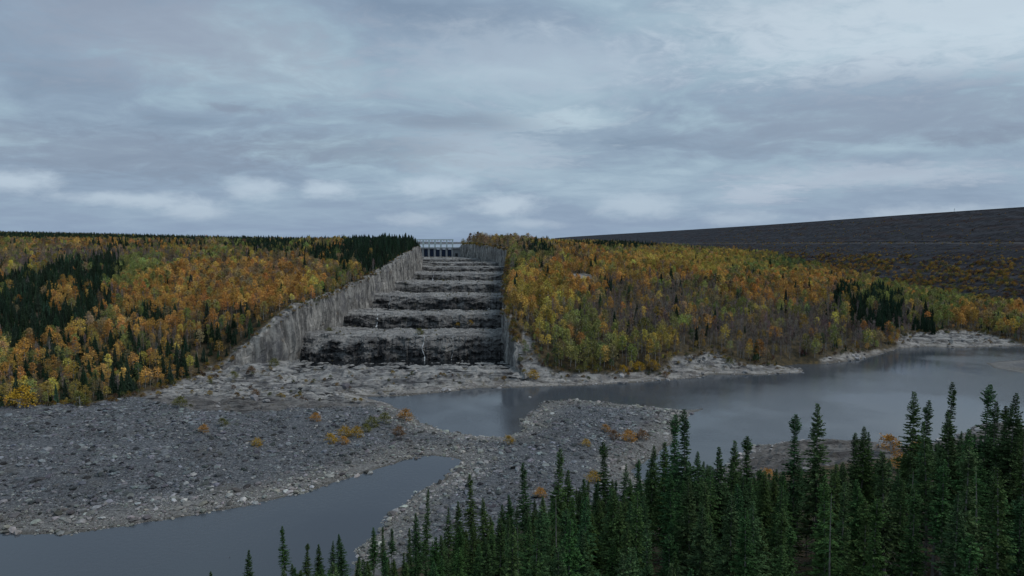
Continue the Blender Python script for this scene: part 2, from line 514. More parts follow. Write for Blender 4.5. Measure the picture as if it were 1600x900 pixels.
# stair rock: like the bedrock, its faces coloured dark for seepage and painted shade together
M_stair, nb, b = mat("stair_rock")
geo = nb.new('ShaderNodeNewGeometry'); P = geo.outputs['Position']
rc, band = rock_colour(nb, P)
fa = nb.new('ShaderNodeAttribute', attribute_name='seep_shade')
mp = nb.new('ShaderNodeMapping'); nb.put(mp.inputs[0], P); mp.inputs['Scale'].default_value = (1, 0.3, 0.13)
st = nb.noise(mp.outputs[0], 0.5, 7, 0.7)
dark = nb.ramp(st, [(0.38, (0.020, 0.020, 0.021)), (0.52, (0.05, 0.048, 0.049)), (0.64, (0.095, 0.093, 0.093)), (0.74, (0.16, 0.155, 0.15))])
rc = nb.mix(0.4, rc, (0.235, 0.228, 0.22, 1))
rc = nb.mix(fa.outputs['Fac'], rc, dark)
moss = nb.noise(P, 0.13, 6, 0.7)
rc = nb.mix(nb.math('MULTIPLY', nb.step(moss, 0.60, 0.70), 0.6), rc, (0.085, 0.08, 0.03, 1))
nb.put(b.inputs['Base Color'], rc); b.inputs['Roughness'].default_value = 0.75
bump = nb.new('ShaderNodeBump'); bump.inputs['Strength'].default_value = 0.9; bump.inputs['Distance'].default_value = 0.8
nb.put(bump.inputs['Height'], nb.math('ADD', nb.noise(P, 0.7, 8, 0.7), st)); nb.put(b.inputs['Normal'], bump.outputs[0])

# blasted side walls with vertical drill and rain streaks
M_wall, nb, b = mat("cut_rock_wall")
geo = nb.new('ShaderNodeNewGeometry'); P = geo.outputs['Position']
mp = nb.new('ShaderNodeMapping'); nb.put(mp.inputs[0], P); mp.inputs['Scale'].default_value = (0.4, 0.6, 0.10)
st = nb.noise(mp.outputs[0], 0.55, 8, 0.72)
c = nb.ramp(st, [(0.33, (0.06, 0.058, 0.057)), (0.45, (0.14, 0.135, 0.128)), (0.54, (0.28, 0.268, 0.25)), (0.68, (0.46, 0.435, 0.40))])
bl = nb.noise(P, 0.06, 5, 0.65)
c = nb.mix(nb.math('MULTIPLY', nb.step(bl, 0.5, 0.65), 0.6), c, (0.12, 0.118, 0.128, 1))
tn = nb.noise(P, 0.11, 5, 0.65)
c = nb.mix(nb.math('MULTIPLY', nb.step(tn, 0.56, 0.68), 0.35), c, (0.16, 0.12, 0.085, 1))
nb.put(b.inputs['Base Color'], c); b.inputs['Roughness'].default_value = 0.9
bump = nb.new('ShaderNodeBump'); bump.inputs['Strength'].default_value = 0.8; bump.inputs['Distance'].default_value = 0.7
nb.put(bump.inputs['Height'], nb.math('ADD', nb.noise(P, 0.5, 7, 0.7), st)); nb.put(b.inputs['Normal'], bump.outputs[0])

# rockfill of the dam
M_dam, nb, b = mat("rockfill")
geo = nb.new('ShaderNodeNewGeometry'); P = geo.outputs['Position']
n1 = nb.noise(P, 0.5, 8, 0.8)
mp = nb.new('ShaderNodeMapping'); nb.put(mp.inputs[0], P); mp.inputs['Scale'].default_value = (0.4, 0.1, 1.0)
n2 = nb.noise(mp.outputs[0], 0.11, 6, 0.7)
c = nb.ramp(n1, [(0.36, (0.005, 0.005, 0.007)), (0.5, (0.016, 0.017, 0.022)), (0.66, (0.055, 0.057, 0.07))])
c = nb.mix(nb.math('MULTIPLY', nb.step(n2, 0.5, 0.62), 0.7), c, (0.026, 0.013, 0.012, 1))
sz_ = nb.new('ShaderNodeSeparateXYZ'); nb.put(sz_.inputs[0], P)
lift = nb.math('SINE', nb.math('ADD', nb.math('MULTIPLY', sz_.outputs[2], 0.75), nb.math('MULTIPLY', nb.noise(P, 0.02, 5), 14)))
c = nb.mix(nb.math('MULTIPLY', nb.step(lift, 0.2, 0.9), 0.4), c, (0.045, 0.047, 0.06, 1))
berm = nb.step(nb.math('ABSOLUTE', nb.math('SUBTRACT', sz_.outputs[2], 80.5)), 2.0, 0.6)
c = nb.mix(nb.math('MULTIPLY', berm, 0.6), c, (0.085, 0.08, 0.08, 1))
nb.put(b.inputs['Base Color'], c); b.inputs['Roughness'].default_value = 0.9
M_road = plain("gravel_road", (0.24, 0.235, 0.225), 0.9, 0, 0.25)

# water
def water_mat(name, col, bstr, sc, rough):
    m, nb, b = mat(name)
    geo = nb.new('ShaderNodeNewGeometry'); P = geo.outputs['Position']
    b.inputs['Base Color'].default_value = (*col, 1); b.inputs['IOR'].default_value = 1.33
    b.inputs['Specular IOR Level'].default_value = 0.5
    calm = nb.step(nb.noise(P, 0.012, 3, 0.6), 0.42, 0.62)
    nb.put(b.inputs['Roughness'], nb.math('ADD', nb.math('MULTIPLY', calm, 0.10), rough))
    h = nb.math('ADD', nb.noise(P, sc, 3, 0.6), nb.math('MULTIPLY', nb.noise(P, sc * 3.3, 3, 0.6), 0.35))
    bp = nb.new('ShaderNodeBump'); bp.inputs['Distance'].default_value = 0.12
    nb.put(bp.inputs['Strength'], nb.math('MULTIPLY', nb.math('ADD', calm, 0.35), bstr))
    nb.put(bp.inputs['Height'], h); nb.put(b.inputs['Normal'], bp.outputs[0])
    return m


M_water = water_mat("river_water", (0.060, 0.070, 0.084), 0.7, 0.7, 0.05)
M_pool = water_mat("pool_water", (0.012, 0.014, 0.016), 0.1, 0.8, 0.05)
M_fall = plain("white_water", (0.5, 0.52, 0.54), 0.5, 0, 0.1, 2.0)
M_concrete = plain("concrete", (0.30, 0.31, 0.32), 0.85, 0, 0.2, 0.5)
M_steel = plain("grey_green_steel", (0.52, 0.60, 0.60), 0.6, 0, 0.1)
M_white = plain("white_panel", (0.9, 0.91, 0.92), 0.5, 0, 0.05)
M_gate = plain("dark_blue_steel", (0.022, 0.04, 0.085), 0.5, 0, 0.15)
M_dark = plain("recess_shade_paint", (0.03, 0.03, 0.035), 0.8)  # dark colour standing in for the shade of the abutment recess


def tinted(name, rough=0.8, lo=0.55, hi=1.35, sc=1.2, trans=0.0):
    """colour comes from the tint carried by each plant or stone"""
    m, nb, b = mat(name)
    at = nb.new('ShaderNodeAttribute', attribute_name='tint', attribute_type='INSTANCER')
    tcn = nb.new('ShaderNodeTexCoord')
    n = nb.noise(tcn.outputs['Object'], sc, 3, 0.6)
    k = nb.math('ADD', nb.math('MULTIPLY', nb.step(n, 0.3, 0.7), hi - lo), lo)
    c = nb.vmath('SCALE', at.outputs['Vector'], k)
    nb.put(b.inputs['Base Color'], c)
    b.inputs['Roughness'].default_value = rough
    b.inputs['Specular IOR Level'].default_value = 0.12
    return m


M_leaf = tinted("autumn_leaves")
M_needle = tinted("spruce_needles", 0.75, 0.5, 1.7, 1.6)
M_stone = tinted("stone", 0.85, 0.75, 1.25, 0.8)
M_bark = plain("pale_bark", (0.34, 0.325, 0.31), 0.9, 0, 0.35, 1.5)
M_sbark = plain("spruce_bark", (0.19, 0.175, 0.16), 0.95, 0, 0.3, 1.5)

# ================================================================== the land sheet


def axis(segs):
    out = []
    for a, b_, s in segs:
        out += list(np.arange(a, b_, s))
    out.append(segs[-1][1])
    return np.array(out)


gx = axis([(-6000, -2000, 250), (-2000, -700, 40), (-700, -260, 6), (-260, 150, 1.6), (150, 460, 2.6), (460, 760, 8), (760, 2000, 60), (2000, 6000, 300)])
gy = axis([(-400, 0, 20), (0, 130, 4), (130, 470, 1.5), (470, 700, 3), (700, 1100, 5), (1100, 1800, 14), (1800, 3600, 50), (3600, 9000, 300)])
GX, GY = np.meshgrid(gx, gy)
gh, gd, gw, gr = height(GX.ravel(), GY.ravel(), True)
V = np.stack([GX.ravel(), GY.ravel(), gh], 1)
Fc = grid_faces(len(gy), len(gx))
# cut the spillway channel out of the sheet
inch = (V[:, 1] > 392) & (V[:, 1] < 1072) & (V[:, 0] > xl(V[:, 1]) - 1.0) & (V[:, 0] < xr(V[:, 1]) + 1.0)
keep = ~inch[Fc].any(1)
Fc = Fc[keep]
fd, fw, fr = gd[Fc].mean(1), gw[Fc].mean(1), gr[Fc].mean(1)
cy_ = V[Fc][:, :, 1].mean(1)
cls = np.where(fd < -0.5, 0, np.where(fw > 0.5, np.where(cy_ < 260, 2, 1), np.where(fr > 0.5, 3, 4)))
MASK = np.stack([gw, gr, np.clip(gd / 60, 0, 1)], 1)
land_objs = {}
for k, nm in enumerate(['riverbed', 'hillside_ground', 'near_hill_ground', 'bedrock_shelf', 'gravel_bar']):
    ff = Fc[cls == k]
    used = np.unique(ff)
    remap = np.zeros(len(V), np.int64); remap[used] = np.arange(len(used))
    me = mesh_np(nm, V[used], remap[ff], {'mask': MASK[used]}, smooth=False)
    o = link(nm, me, M_ground); tag(o, kind='structure')
    land_objs[nm] = o

wm = MB()
wm.quad((-6000, -400, 0), (6000, -400, 0), (6000, 560, 0), (-6000, 560, 0))
tag(link('river_water', wm.mesh('river_water'), M_water), kind='structure')

lake_m = MB()
for (ya, la, ra), (yb, lb_, rb_) in zip([(1064, -175, -66), (1400, -245, -80), (1900, -345, -95), (2800, -505, -110), (3950, -710, -230)], [(1400, -245, -80), (1900, -345, -95), (2800, -505, -110), (3950, -710, -230), (9000, -1540, -560)]):
    lake_m.quad((la, ya, 70.5), (ra, ya, 70.5), (rb_, yb, 70.5), (lb_, yb, 70.5))
tag(link('reservoir_water', lake_m.mesh('reservoir_water'), M_water), kind='structure')

# ================================================================== spillway stairs
stair = tag(bpy.data.objects.new('spillway_staircase', None), 'giant rock staircase of grey ledges climbing between sheer cut walls', 'spillway')
COL.objects.link(stair)
KEY = [(386, 5.0), (404, 6.6), (418, 6.0), (430, 5.2), (434.5, 20.5), (446, 20.6), (490, 18.5), (509, 16.4), (513.5, 26.2), (525, 27.5), (570, 24.4), (574.5, 35.2), (590, 35.8), (649, 33.0), (653.5, 41.2),
       (670, 42.0), (733, 40.3), (737, 46.8), (752, 47.4), (812, 46.4), (816, 51.6), (835, 52), (872, 50.8), (876, 55.2), (890, 55.6), (944, 54.5), (947.5, 58), (965, 58.8), (1080, 59.3)]
faces_idx = [3, 7, 10, 13, 16, 19, 22, 25]      # rows of KEY where a riser begins
ts, seep_shade0 = [], []
for i in range(len(KEY) - 1):
    (a, za), (b_, zb) = KEY[i], KEY[i + 1]
    riser = i in faces_idx
    n = 28 if riser else max(3, int((b_ - a) / (1.3 if a < 600 else 2.2)))
    for k in range(n):
        t = k / n
        ts.append((a + (b_ - a) * t, za + (zb - za) * t, 1.0 if riser else 0.0, i))
ts.append((KEY[-1][0], KEY[-1][1], 0, len(KEY) - 2))
ts = np.array(ts)
NC = 380
U = np.linspace(0, 1, NC)
R = len(ts)
D0 = np.repeat(ts[:, 0][:, None], NC, 1); Z0 = np.repeat(ts[:, 1][:, None], NC, 1); S0 = np.repeat(ts[:, 2][:, None], NC, 1)
UU = np.repeat(U[None], R, 0)
X0 = (xl(D0) - 4) * (1 - UU) + (xr(D0) + 4) * UU
stepno = np.searchsorted([KEY[j][0] for j in faces_idx], ts[:, 0] + 20)
SN = np.repeat(stepno[:, None], NC, 1)
amp = sstep(400, 428, D0) * np.where(D0 > 1040, 0, 1) * np.clip(1.15 - D0 / 1500, 0.4, 1)
wob = (fbm(X0 / 38, SN * 7.3, 51, 4) * 11 + fbm(X0 / 7, SN * 3.3 + Z0 / 30, 52, 3) * 2.6 + np.round(fbm(X0 / 11, SN * 5.1, 57, 2) * 3) * 1.2)
Y0 = D0 + wob * amp
onface = S0
TT = np.zeros(len(ts)); LIP = np.full(len(ts), 1e9); first = {}
for r_i in range(len(ts)):
    i_ = int(ts[r_i, 3])
    if ts[r_i, 2] > 0:
        TT[r_i] = (ts[r_i, 0] - KEY[i_][0]) / (KEY[i_ + 1][0] - KEY[i_][0])
    lips = [KEY[j + 1][0] for j in faces_idx if KEY[j + 1][0] <= ts[r_i, 0]]
    LIP[r_i] = ts[r_i, 0] - lips[-1] if lips else 1e9
TT = np.repeat(TT[:, None], NC, 1); LIP = np.repeat(LIP[:, None], NC, 1)
tb_ = np.clip(.74 + fbm(X0 / 30, SN * 4.7, 93, 4) * 1.1, .12, .97)
bset = np.clip(7 + fbm(X0 / 22, SN * 8.3, 94, 3) * 9, 1.5, 13) * np.clip(1.2 - D0 / 1300, .35, 1)
back = np.clip((TT - tb_) / (1 - tb_), 0, 1)
Y0 = Y0 + amp * bset * np.where(S0 > 0, back, np.clip(1 - LIP / 20, 0, 1))
# a ledge part of the way up
tl_ = np.clip(.35 + fbm(X0 / 24, SN * 2.9, 95, 3) * .8, .05, .9)
ledge_ = np.clip(fbm(X0 / 26, SN * 6.1, 96, 3) * 5 + .6, 0, 2.6)
Y0 = Y0 + amp * ledge_ * sstep(0, .1, TT - tl_) * np.where(S0 > 0, 1, 0) + amp * ledge_ * np.where(S0 > 0, 0, np.clip(1 - LIP / 20, 0, 1))
Y0 = Y0 + onface * amp * (fbm(X0 / 3.0, Z0 / 3.0, 53, 4) * 1.5 + np.round(fbm(X0 / 9, Z0 / 3.2, 153, 3) * 4) * 1.1 + np.round(fbm(X0 / 4, Z0 / 9, 154, 2) * 3) * .6)
tread = 1 - onface
q = (fbm(X0 / 30 + Y0 / 60, Y0 / 13, 54, 4) * 4.2) / 1.2
led = (np.floor(q) + sstep(0.55, 1.0, q - np.floor(q))) * 1.2 - q * 1.2
sc_ = np.clip(1.3 - D0 / 1100, 0.35, 1)
Z1 = Z0 + (led * 2.0 + fbm(X0 / 20, Y0 / 6, 55, 3) * 2.0 - .8 * np.exp(-(fbm(X0 / 18, Y0 / 5, 155, 3) / .04) ** 2) + np.abs(fbm(X0 / 8, Y0 / 3, 59, 2)) * .9) * np.where(tread > 0, 1.0, 0.6) * sc_
# irregular brows: the upper part of each riser drops back in places
brow = np.clip(fbm(X0 / 16, SN * 9.1, 56, 3) * 2.2 - 0.15, 0, 1)
Z1 = Z1 - brow * onface * 0
leftedge = sstep(0.22, 0.0, UU) * tread
Z1 = Z1 + leftedge * 1.5
Z1 = np.where(D0 < 400, Z1 - 1.2 * sstep(400, 387, D0), Z1)
Vs = np.stack([X0.ravel(), Y0.ravel(), Z1.ravel()], 1)
zfac = np.zeros_like(Z0)
seep_shade = onface * np.maximum(sstep(.6, .1, TT + fbm(X0 / 5, SN * 3.1, 156, 3) * .5) * .75, np.clip(.8 + fbm(X0 / 8, Z0 / 6, 58, 4) * 1.3, 0.15, 1) * (1 - .6 * sstep(0, .25, back + 1.3 * fbm(X0 / 5, Z0 / 3, 97, 3) * .25)))
# riser feet darkest: wet rock and shade painted in together
me = mesh_np('rock_steps', Vs, grid_faces(R, NC), {'seep_shade': seep_shade.ravel()})
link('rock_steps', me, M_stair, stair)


def floor_z(x, y):
    return np.interp(y, [k[0] for k in KEY], [k[1] for k in KEY])


def side_wall(name, fx, sgn, label):
    ys = np.concatenate([np.arange(386, 700, 1.3), np.arange(700, 1078, 2.2)])
    base = fx(ys)
    top = height(base + sgn * 3, ys) + 0.3
    bot = floor_z(0, ys) - 5
    top = np.maximum(top, bot + 5.4)
    nz = 30
    T = np.concatenate([np.linspace(0, 1, nz), ])
    rows = []
    for t in T:
        z = bot + (top - bot) * t
        hgt = (top - bot)
        out = (z - bot) * 0.045 
        n = fbm(ys / 3.4, z / 20, 61 + int(sgn), 4) * 1.6 + np.round(fbm(ys / 7, z / 14, 64, 3) * 3) * .55 + fbm(ys / 14, z / 22, 63, 4) * 2.2 + np.round(fbm(ys / 14, z / 300, 66, 2) * 3) * 0.9
        rows.append(np.stack([base + sgn * (out) + n * 0.9, ys + fbm(ys / 3, z / 6, 67, 2) * 0.25, z + t * fbm(ys / 5, ys * 0, 68, 3) * 2.2], 1))
    last = rows[-1]
    for off, dz in (((1.5, 0.5), (3.5, 0.6), (6, 0.3), (8.5, -0.6), (10, -2.0)) if sgn < 0 else ((1.0, 0.4), (2.0, 0.3), (3.2, 0.1), (4.2, -0.6), (5, -2.0))):
        xx = base + sgn * off + (last[:, 0] - base) * 0.5
        zz_ = height(xx, ys) + dz - 3.5 * sstep(408, 390, ys) + fbm(ys / 4, ys * 0 + off, 69, 3) * 0.7
        rows.append(np.stack([xx, ys, zz_], 1))
    Vw = np.concatenate(rows)
    me = mesh_np(name, Vw, grid_faces(len(rows), len(ys)))
    o = link(name, me, M_wall, stair)
    o['label'] = label


side_wall('side_wall', xl, -1, 'tall streaked rock wall along the left of the stairs')
side_wall('side_wall', xr, 1, 'rock wall along the right of the stairs, below the orange trees')

# still water lying at the feet of the lowest risers
for (y0, y1, z) in [(400, 434, 6.15), (488, 513, 17.6), (552, 574, 25.5)]:
    m = MB(); a = (y0 + y1) / 2
    m.quad((float(xl(a)) - 1, y0, z), (float(xr(a)) + 1, y0, z), (float(xr(a)) + 1, y1, z), (float(xl(a)) - 1, y1, z))
    link('pool', m.mesh('pool'), M_pool, stair)


def fall(px, ytop, ybot, wdt, fk, lean=0.0):
    """thin stream down riser fk"""
    d, zt = KEY[faces_idx[fk] + 1]; db, zb = KEY[faces_idx[fk]]
    k = (px - 800) / F
    x = k * d
    stp = fk + 0.0
    m = MB(); N = 14
    rows = []
    for i in range(N + 1):
        t = i / N
        z = zt + 0.2 - (zt - zb) * t
        # follow the riser as it is built
        ci = np.argmin(np.abs(X0[:, :] - x) + np.abs(Z0 - z) * 3 + (np.abs(D0 - db) > 7) * 1e3)
        yy = Y0.ravel()[ci] - 0.5
        xx = x + lean * t + 0.5 * math.sin(t * 9 + px)
        ww = wdt * .55 * (0.35 + 0.9 * t * t + 0.35 * math.sin(t * 23))
        rows.append((xx, yy, z, ww))
    for (a, b2) in zip(rows[:-1], rows[1:]):
        for s0, s1 in ((-0.5, 0), (0, 0.5)):
            ya = 0.25 if s0 < 0 else 0
            m.quad((a[0] + s0 * a[3], a[1] + (0.25 if s0 < 0 else 0), a[2]), (a[0] + s1 * a[3], a[1] + (0 if s1 == 0 else 0.25), a[2]),
                   (b2[0] + s1 * b2[3], b2[1] + (0 if s1 == 0 else 0.25), b2[2]), (b2[0] + s0 * b2[3], b2[1] + (0.25 if s0 < 0 else 0), b2[2]))
    link('waterfall', m.mesh('waterfall'), M_fall, stair)


fall(660, 541, 557, 1.1, 0, 1.5)
fall(588, 500, 512, 1.6, 1, 1.0)
fall(608, 465, 484, 1.1, 2, 0.6)
fall(677, 428, 438, 0.9, 4, 0)
fall(706, 541, 557, 0.5, 0, 0.3)

# ================================================================== gates at the head of the stairs
GYY = 1060.0
gate = tag(bpy.data.objects.new('spillway_gates', None), 'grey concrete spillway gate house with blue gates and open steel hoist frame', 'dam gates')
gate.location = (-110, GYY, 59); COL.objects.link(gate)


def gpart(name, mb, m, parent=None):
    o = link(name, mb.mesh(name), m, gate if parent is None else parent)
    return o


bay = 9.1
x_right = 23.5 - 5.5
for i in range(8):
    xc = x_right - i * bay
    m = MB(); m.box(xc - 1.5, xc + 1.5, -5, 9, -6, 12.4)
    m.box(xc - 1.0, xc + 1.0, -6.2, -5, -6, 8)
    gpart('pier', m, M_concrete)
    if i < 7:
        m = MB(); m.box(xc - bay + 1.5, xc - 1.5, -2, -1.2, -1, 11.2)
        for k in range(5):
            m.box(xc - bay + 1.5, xc - 1.5, -2.35, -2.0, 0.4 + k * 2.3, 0.8 + k * 2.3)
        gpart('gate_leaf', m, M_gate)
        m = MB(); m.box(xc - bay + 1.5, xc - 1.5, -3.6, 6, -1.2, -0.1); gpart('sill', m, M_concrete)
m = MB(); m.box(x_right - 7 * bay - 2, x_right + 14, -6, 8, 12.4, 13.6); m.box(x_right - 7 * bay - 2, x_right + 14, -6.2, -6, 13.6, 14.6)
gpart('deck', m, M_concrete)
m = MB(); m.box(x_right + 1.5, x_right + 16, -3, 9, -8, 12.4); m.box(x_right + 16, x_right + 22, 0, 9, -8, 10)
gpart('abutment', m, M_concrete)
m = MB(); m.box(x_right + 4.2, x_right + 8.2, -3.4, -3.05, -1, 5.5); gpart('recess_shade', m, M_dark)  # dark slab on the wall face paints the shade of a recess
for i in range(8):
    xc = x_right - i * bay
    m = MB(); m.box(xc - .65, xc + .65, -4.6, -3.6, 13.6, 26.6); m.box(xc - .5, xc + .5, 5, 5.8, 13.6, 26); m.box(xc - .3, xc + .3, -3.6, 5, 19.2, 19.7)
    gpart('hoist_post', m, M_steel)
    if i < 7:
        m = MB(); m.box(xc - bay * .5 - 1.3, xc - bay * .5 + 1.3, -1.5, 1.5, 24.2, 25.6)
        gpart('hoist', m, M_white)
m = MB()
for zt in (25.6, 19.0):
    for yy in (-4.4, 5.0):
        m.box(x_right - 7 * bay - 1, x_right + 1, yy - .15, yy + .95, zt, zt + (1.5 if zt > 20 else .6))
gpart('hoist_beam', m, M_steel)
m = MB()
for i in range(0, 60):
    xx = x_right - 7 * bay - 2 + i * 1.3
    m.box(xx, xx + .08, -5.7, -5.62, 14.6, 15.7)
m.box(x_right - 7 * bay - 2, x_right + 14, -5.75, -5.65, 15.65, 15.75)
gpart('railing', m, M_steel)

# ================================================================== embankment dam
dam = tag(bpy.data.objects.new('embankment_dam', None), 'long dark rockfill dam with a flat crest running across the right horizon', 'dam')
COL.objects.link(dam)
crest = np.array([(900, 300), (840, 500), (775, 760), (735, 980), (722, 1265), (724, 1600), (722, 1943), (690, 2600), (632, 3400), (560, 4300), (480, 5600), (440, 7000)], float)
cs = np.concatenate([[0], np.cumsum(np.hypot(*np.diff(crest, axis=0).T))])
S = np.concatenate([np.arange(0, 2200, 5.0), np.arange(2200, cs[-1], 18.0)])
CX, CY = np.interp(S, cs, crest[:, 0]), np.interp(S, cs, crest[:, 1])
tx, ty = np.gradient(CX, S), np.gradient(CY, S)
ln = np.hypot(tx, ty); nx_, ny_ = -ty / ln, tx / ln        # towards -x : downstream
prof = [(14, 131), (9, 131.2), (0.8, 131.2), (0.0, 132.0), (-0.6, 131.0)]       # offsets behind the crest, then down the slope
for k in range(1, 24): prof.append((-0.6 - k * 4.2, 131 - k * 2.08))
prof.append((-99, 82.6)); prof.append((-101, 80.6)); prof.append((-111, 80.2))
for k in range(1, 20): prof.append((-111 - k * 4.1, 80.2 - k * 2.0))
prof.append((-196, 40.5)); prof.append((-201, 40.3))
for k in range(1, 20): prof.append((-201 - k * 4.1, 40.3 - k * 2.0))
rows = []
for k, (o_, z_) in enumerate(prof):
    rr = 0.0 if k < 5 else 1.0
    dn = fbm(S / 7, np.full_like(S, k * 1.1), 71, 4) * 1.7 * rr
    big = fbm(S / 60, np.full_like(S, k * 0.16), 72, 3) * 2.2 * rr
    rows.append(np.stack([CX - nx_ * o_, CY - ny_ * o_, np.full_like(S, z_) + dn + big], 1))
prof_arr = np.array(prof)
me = mesh_np('rockfill_slope', np.concatenate(rows), grid_faces(len(prof), len(S)))
link('rockfill_slope', me, M_dam, dam)
m = MB()
for a in range(0, len(S) - 1):
    p0 = [(CX[a] - nx_[a] * o_, CY[a] - ny_[a] * o_) for o_ in (1.5, 9)]; p1 = [(CX[a + 1] - nx_[a + 1] * o_, CY[a + 1] - ny_[a + 1] * o_) for o_ in (1.5, 9)]
    m.quad((*p0[0], 131.5), (*p1[0], 131.5), (*p1[1], 131.5), (*p0[1], 131.5))
link('crest_road', m.mesh('crest_road'), M_road, dam)
# far side of the dam
m = MB()
for a in range(0, len(S) - 1):
    m.quad((CX[a] - nx_[a] * 14, CY[a] - ny_[a] * 14, 131), (CX[a + 1] - nx_[a + 1] * 14, CY[a + 1] - ny_[a + 1] * 14, 131),
           (CX[a + 1] - nx_[a + 1] * 160, CY[a + 1] - ny_[a + 1] * 160, 60), (CX[a] - nx_[a] * 160, CY[a] - ny_[a] * 160, 60))
link('upstream_slope', m.mesh('upstream_slope'), M_dam, dam)
m = MB(); xm, ym = 716.5, 1112.0
m.tube((xm, ym, 131), (xm, ym, 137), 0.28, 0.15, 6); m.box(xm - .5, xm + .5, ym - .3, ym + .3, 134.2, 135.2)
tag(link('instrument_mast', m.mesh('instrument_mast'), M_steel), 'thin grey mast standing on the crest of the rockfill dam', 'mast')

# access road seen through a gap in the orange wood
def hit(px, py, up=0.0):
    """where the sight line of a picture position meets the land"""
    t = np.linspace(40, 2500, 5000)
    vx, vy, vz = (px - 800) / F, CP + (450 - py) / F * SP, -SP + (450 - py) / F * CP
    X, Y, Z = vx * t, vy * t, H + vz * t
    hh = height(X, Y) + up
    k = np.argmax(hh > Z)
    return float(X[k]), float(Y[k]), float(hh[k] - up)


rp = [hit(890, 431, 3), hit(905, 429.5, 3), hit(918, 428, 3)]
ROADC = (rp[1][0], rp[1][1])
rv = []
for k in range(9):
    t = k / 8
    x = ROADC[0] - 12 + 24 * t; y = ROADC[1] + 8 * math.sin(t * 2) - 2
    for s in (-11, -4, 4, 11): rv.append((x, y + s, 0))
rv = np.array(rv, float)
rv[:, 2] = height(rv[:, 0], rv[:, 1]) + 1.6
tag(link('access_road', mesh_np('access_road', rv, grid_faces(9, 4)), M_road), kind='structure')

exec_marker = None
# ================================================================== plant meshes


def leafquads(cs, size, seed, flat=0.6):
    r = np.random.default_rng(seed)
    n = len(cs)
    a = r.normal(size=(n, 3)); a /= np.linalg.norm(a, axis=1)[:, None]
    b2 = r.normal(size=(n, 3)); b2 -= (b2 * a).sum(1)[:, None] * a; b2 /= np.linalg.norm(b2, axis=1)[:, None]
    s = size * r.uniform(0.6, 1.3, n)[:, None]
    V = np.stack([cs - a * s * .5, cs + b2 * s * .32, cs + a * s * .5, cs - b2 * s * .32], 1).reshape(-1, 3)
    Fq = np.arange(4 * n).reshape(-1, 4)
    return V, Fq


def broadleaf(seed, hgt=10.0, wid=2.4, ncl=46, per=11, size=0.62, base=0.35):
    """clumps of leaves round limbs; returns (trunk mesh, crown mesh)"""
    r = random.Random(seed); g = np.random.default_rng(seed)
    tb = MB()
    bend = (r.uniform(-.5, .5), r.uniform(-.5, .5))
    pts = [(bend[0] * t * t, bend[1] * t * t, hgt * .92 * t) for t in (0, .25, .5, .75, 1)]
    for i in range(4):
        tb.tube(pts[i], pts[i + 1], .15 * (1 - i * .22), .15 * (1 - (i + 1) * .22), 5)
    cl = []
    for k in range(ncl):
        t = r.random() ** 0.8
        z = hgt * (base + (1.0 - base) * t)
        prof_ = math.sin(math.pi * min(1, (t * 0.85 + 0.15))) ** 0.7
        a = r.uniform(0, 2 * math.pi); rad = wid * prof_ * r.uniform(.45, 1.05)
        c = (bend[0] * (z / hgt) ** 2 + math.cos(a) * rad, bend[1] * (z / hgt) ** 2 + math.sin(a) * rad, z)
        cl.append(c)
        if k % 4 == 0:
            tz = max(hgt * .2, z - hgt * .15)
            tb.tube((bend[0] * (tz / hgt) ** 2, bend[1] * (tz / hgt) ** 2, tz), c, .06, .015, 3)
    cs = []
    for c in cl:
        s = r.uniform(.45, .85) * wid / 2.4
        cs.append(np.array(c) + g.normal(size=(per, 3)) * np.array([s, s, s * .75]) * 0.75)
    Vq, Fq = leafquads(np.concatenate(cs), size, seed)
    return tb.mesh('trunk'), mesh_np('crown', Vq, Fq)


def bare_tree(seed, hgt=9.5):
    r = random.Random(seed); g = np.random.default_rng(seed)
    tb = MB(); tw = MB()
    for i in range(4):
        tb.tube((0, 0, hgt * .24 * i), (0, 0, hgt * .24 * (i + 1)), .13 * (1 - i * .22), .13 * (1 - (i + 1) * .22), 5)
    cs = []
    for k in range(34):
        z = hgt * r.uniform(.28, .95); a = r.uniform(0, 6.28); L = (1 - z / hgt) * 2.2 + .7
        e = (math.cos(a) * L * .6, math.sin(a) * L * .6, z + L * .9)
        tb.tube((0, 0, z), e, .035, .01, 3)
        for q_ in range(7):
            t = r.uniform(.3, 1); p = Vector(e) * t + Vector((0, 0, z)) * (1 - t)
            a2 = r.uniform(0, 6.28); l2 = r.uniform(.4, .9)
            p2 = p + Vector((math.cos(a2) * l2 * .6, math.sin(a2) * l2 * .6, l2 * .8))
            n = len(tw.v); dd = Vector((-(p2 - p).y, (p2 - p).x, 0)).normalized() * 0.05
            tw.quad(tuple(p - dd), tuple(p + dd), tuple(p2 + dd * .5), tuple(p2 - dd * .5))
            if r.random() < .45: cs.append(tuple(p2))
    Vq, Fq = leafquads(np.array(cs), .34, seed)
    n = len(tw.v)
    V = np.concatenate([np.array(tw.v), Vq]); Fa = np.concatenate([np.array(tw.f), Fq + n])
    return tb.mesh('trunk'), mesh_np('crown', V, Fa)


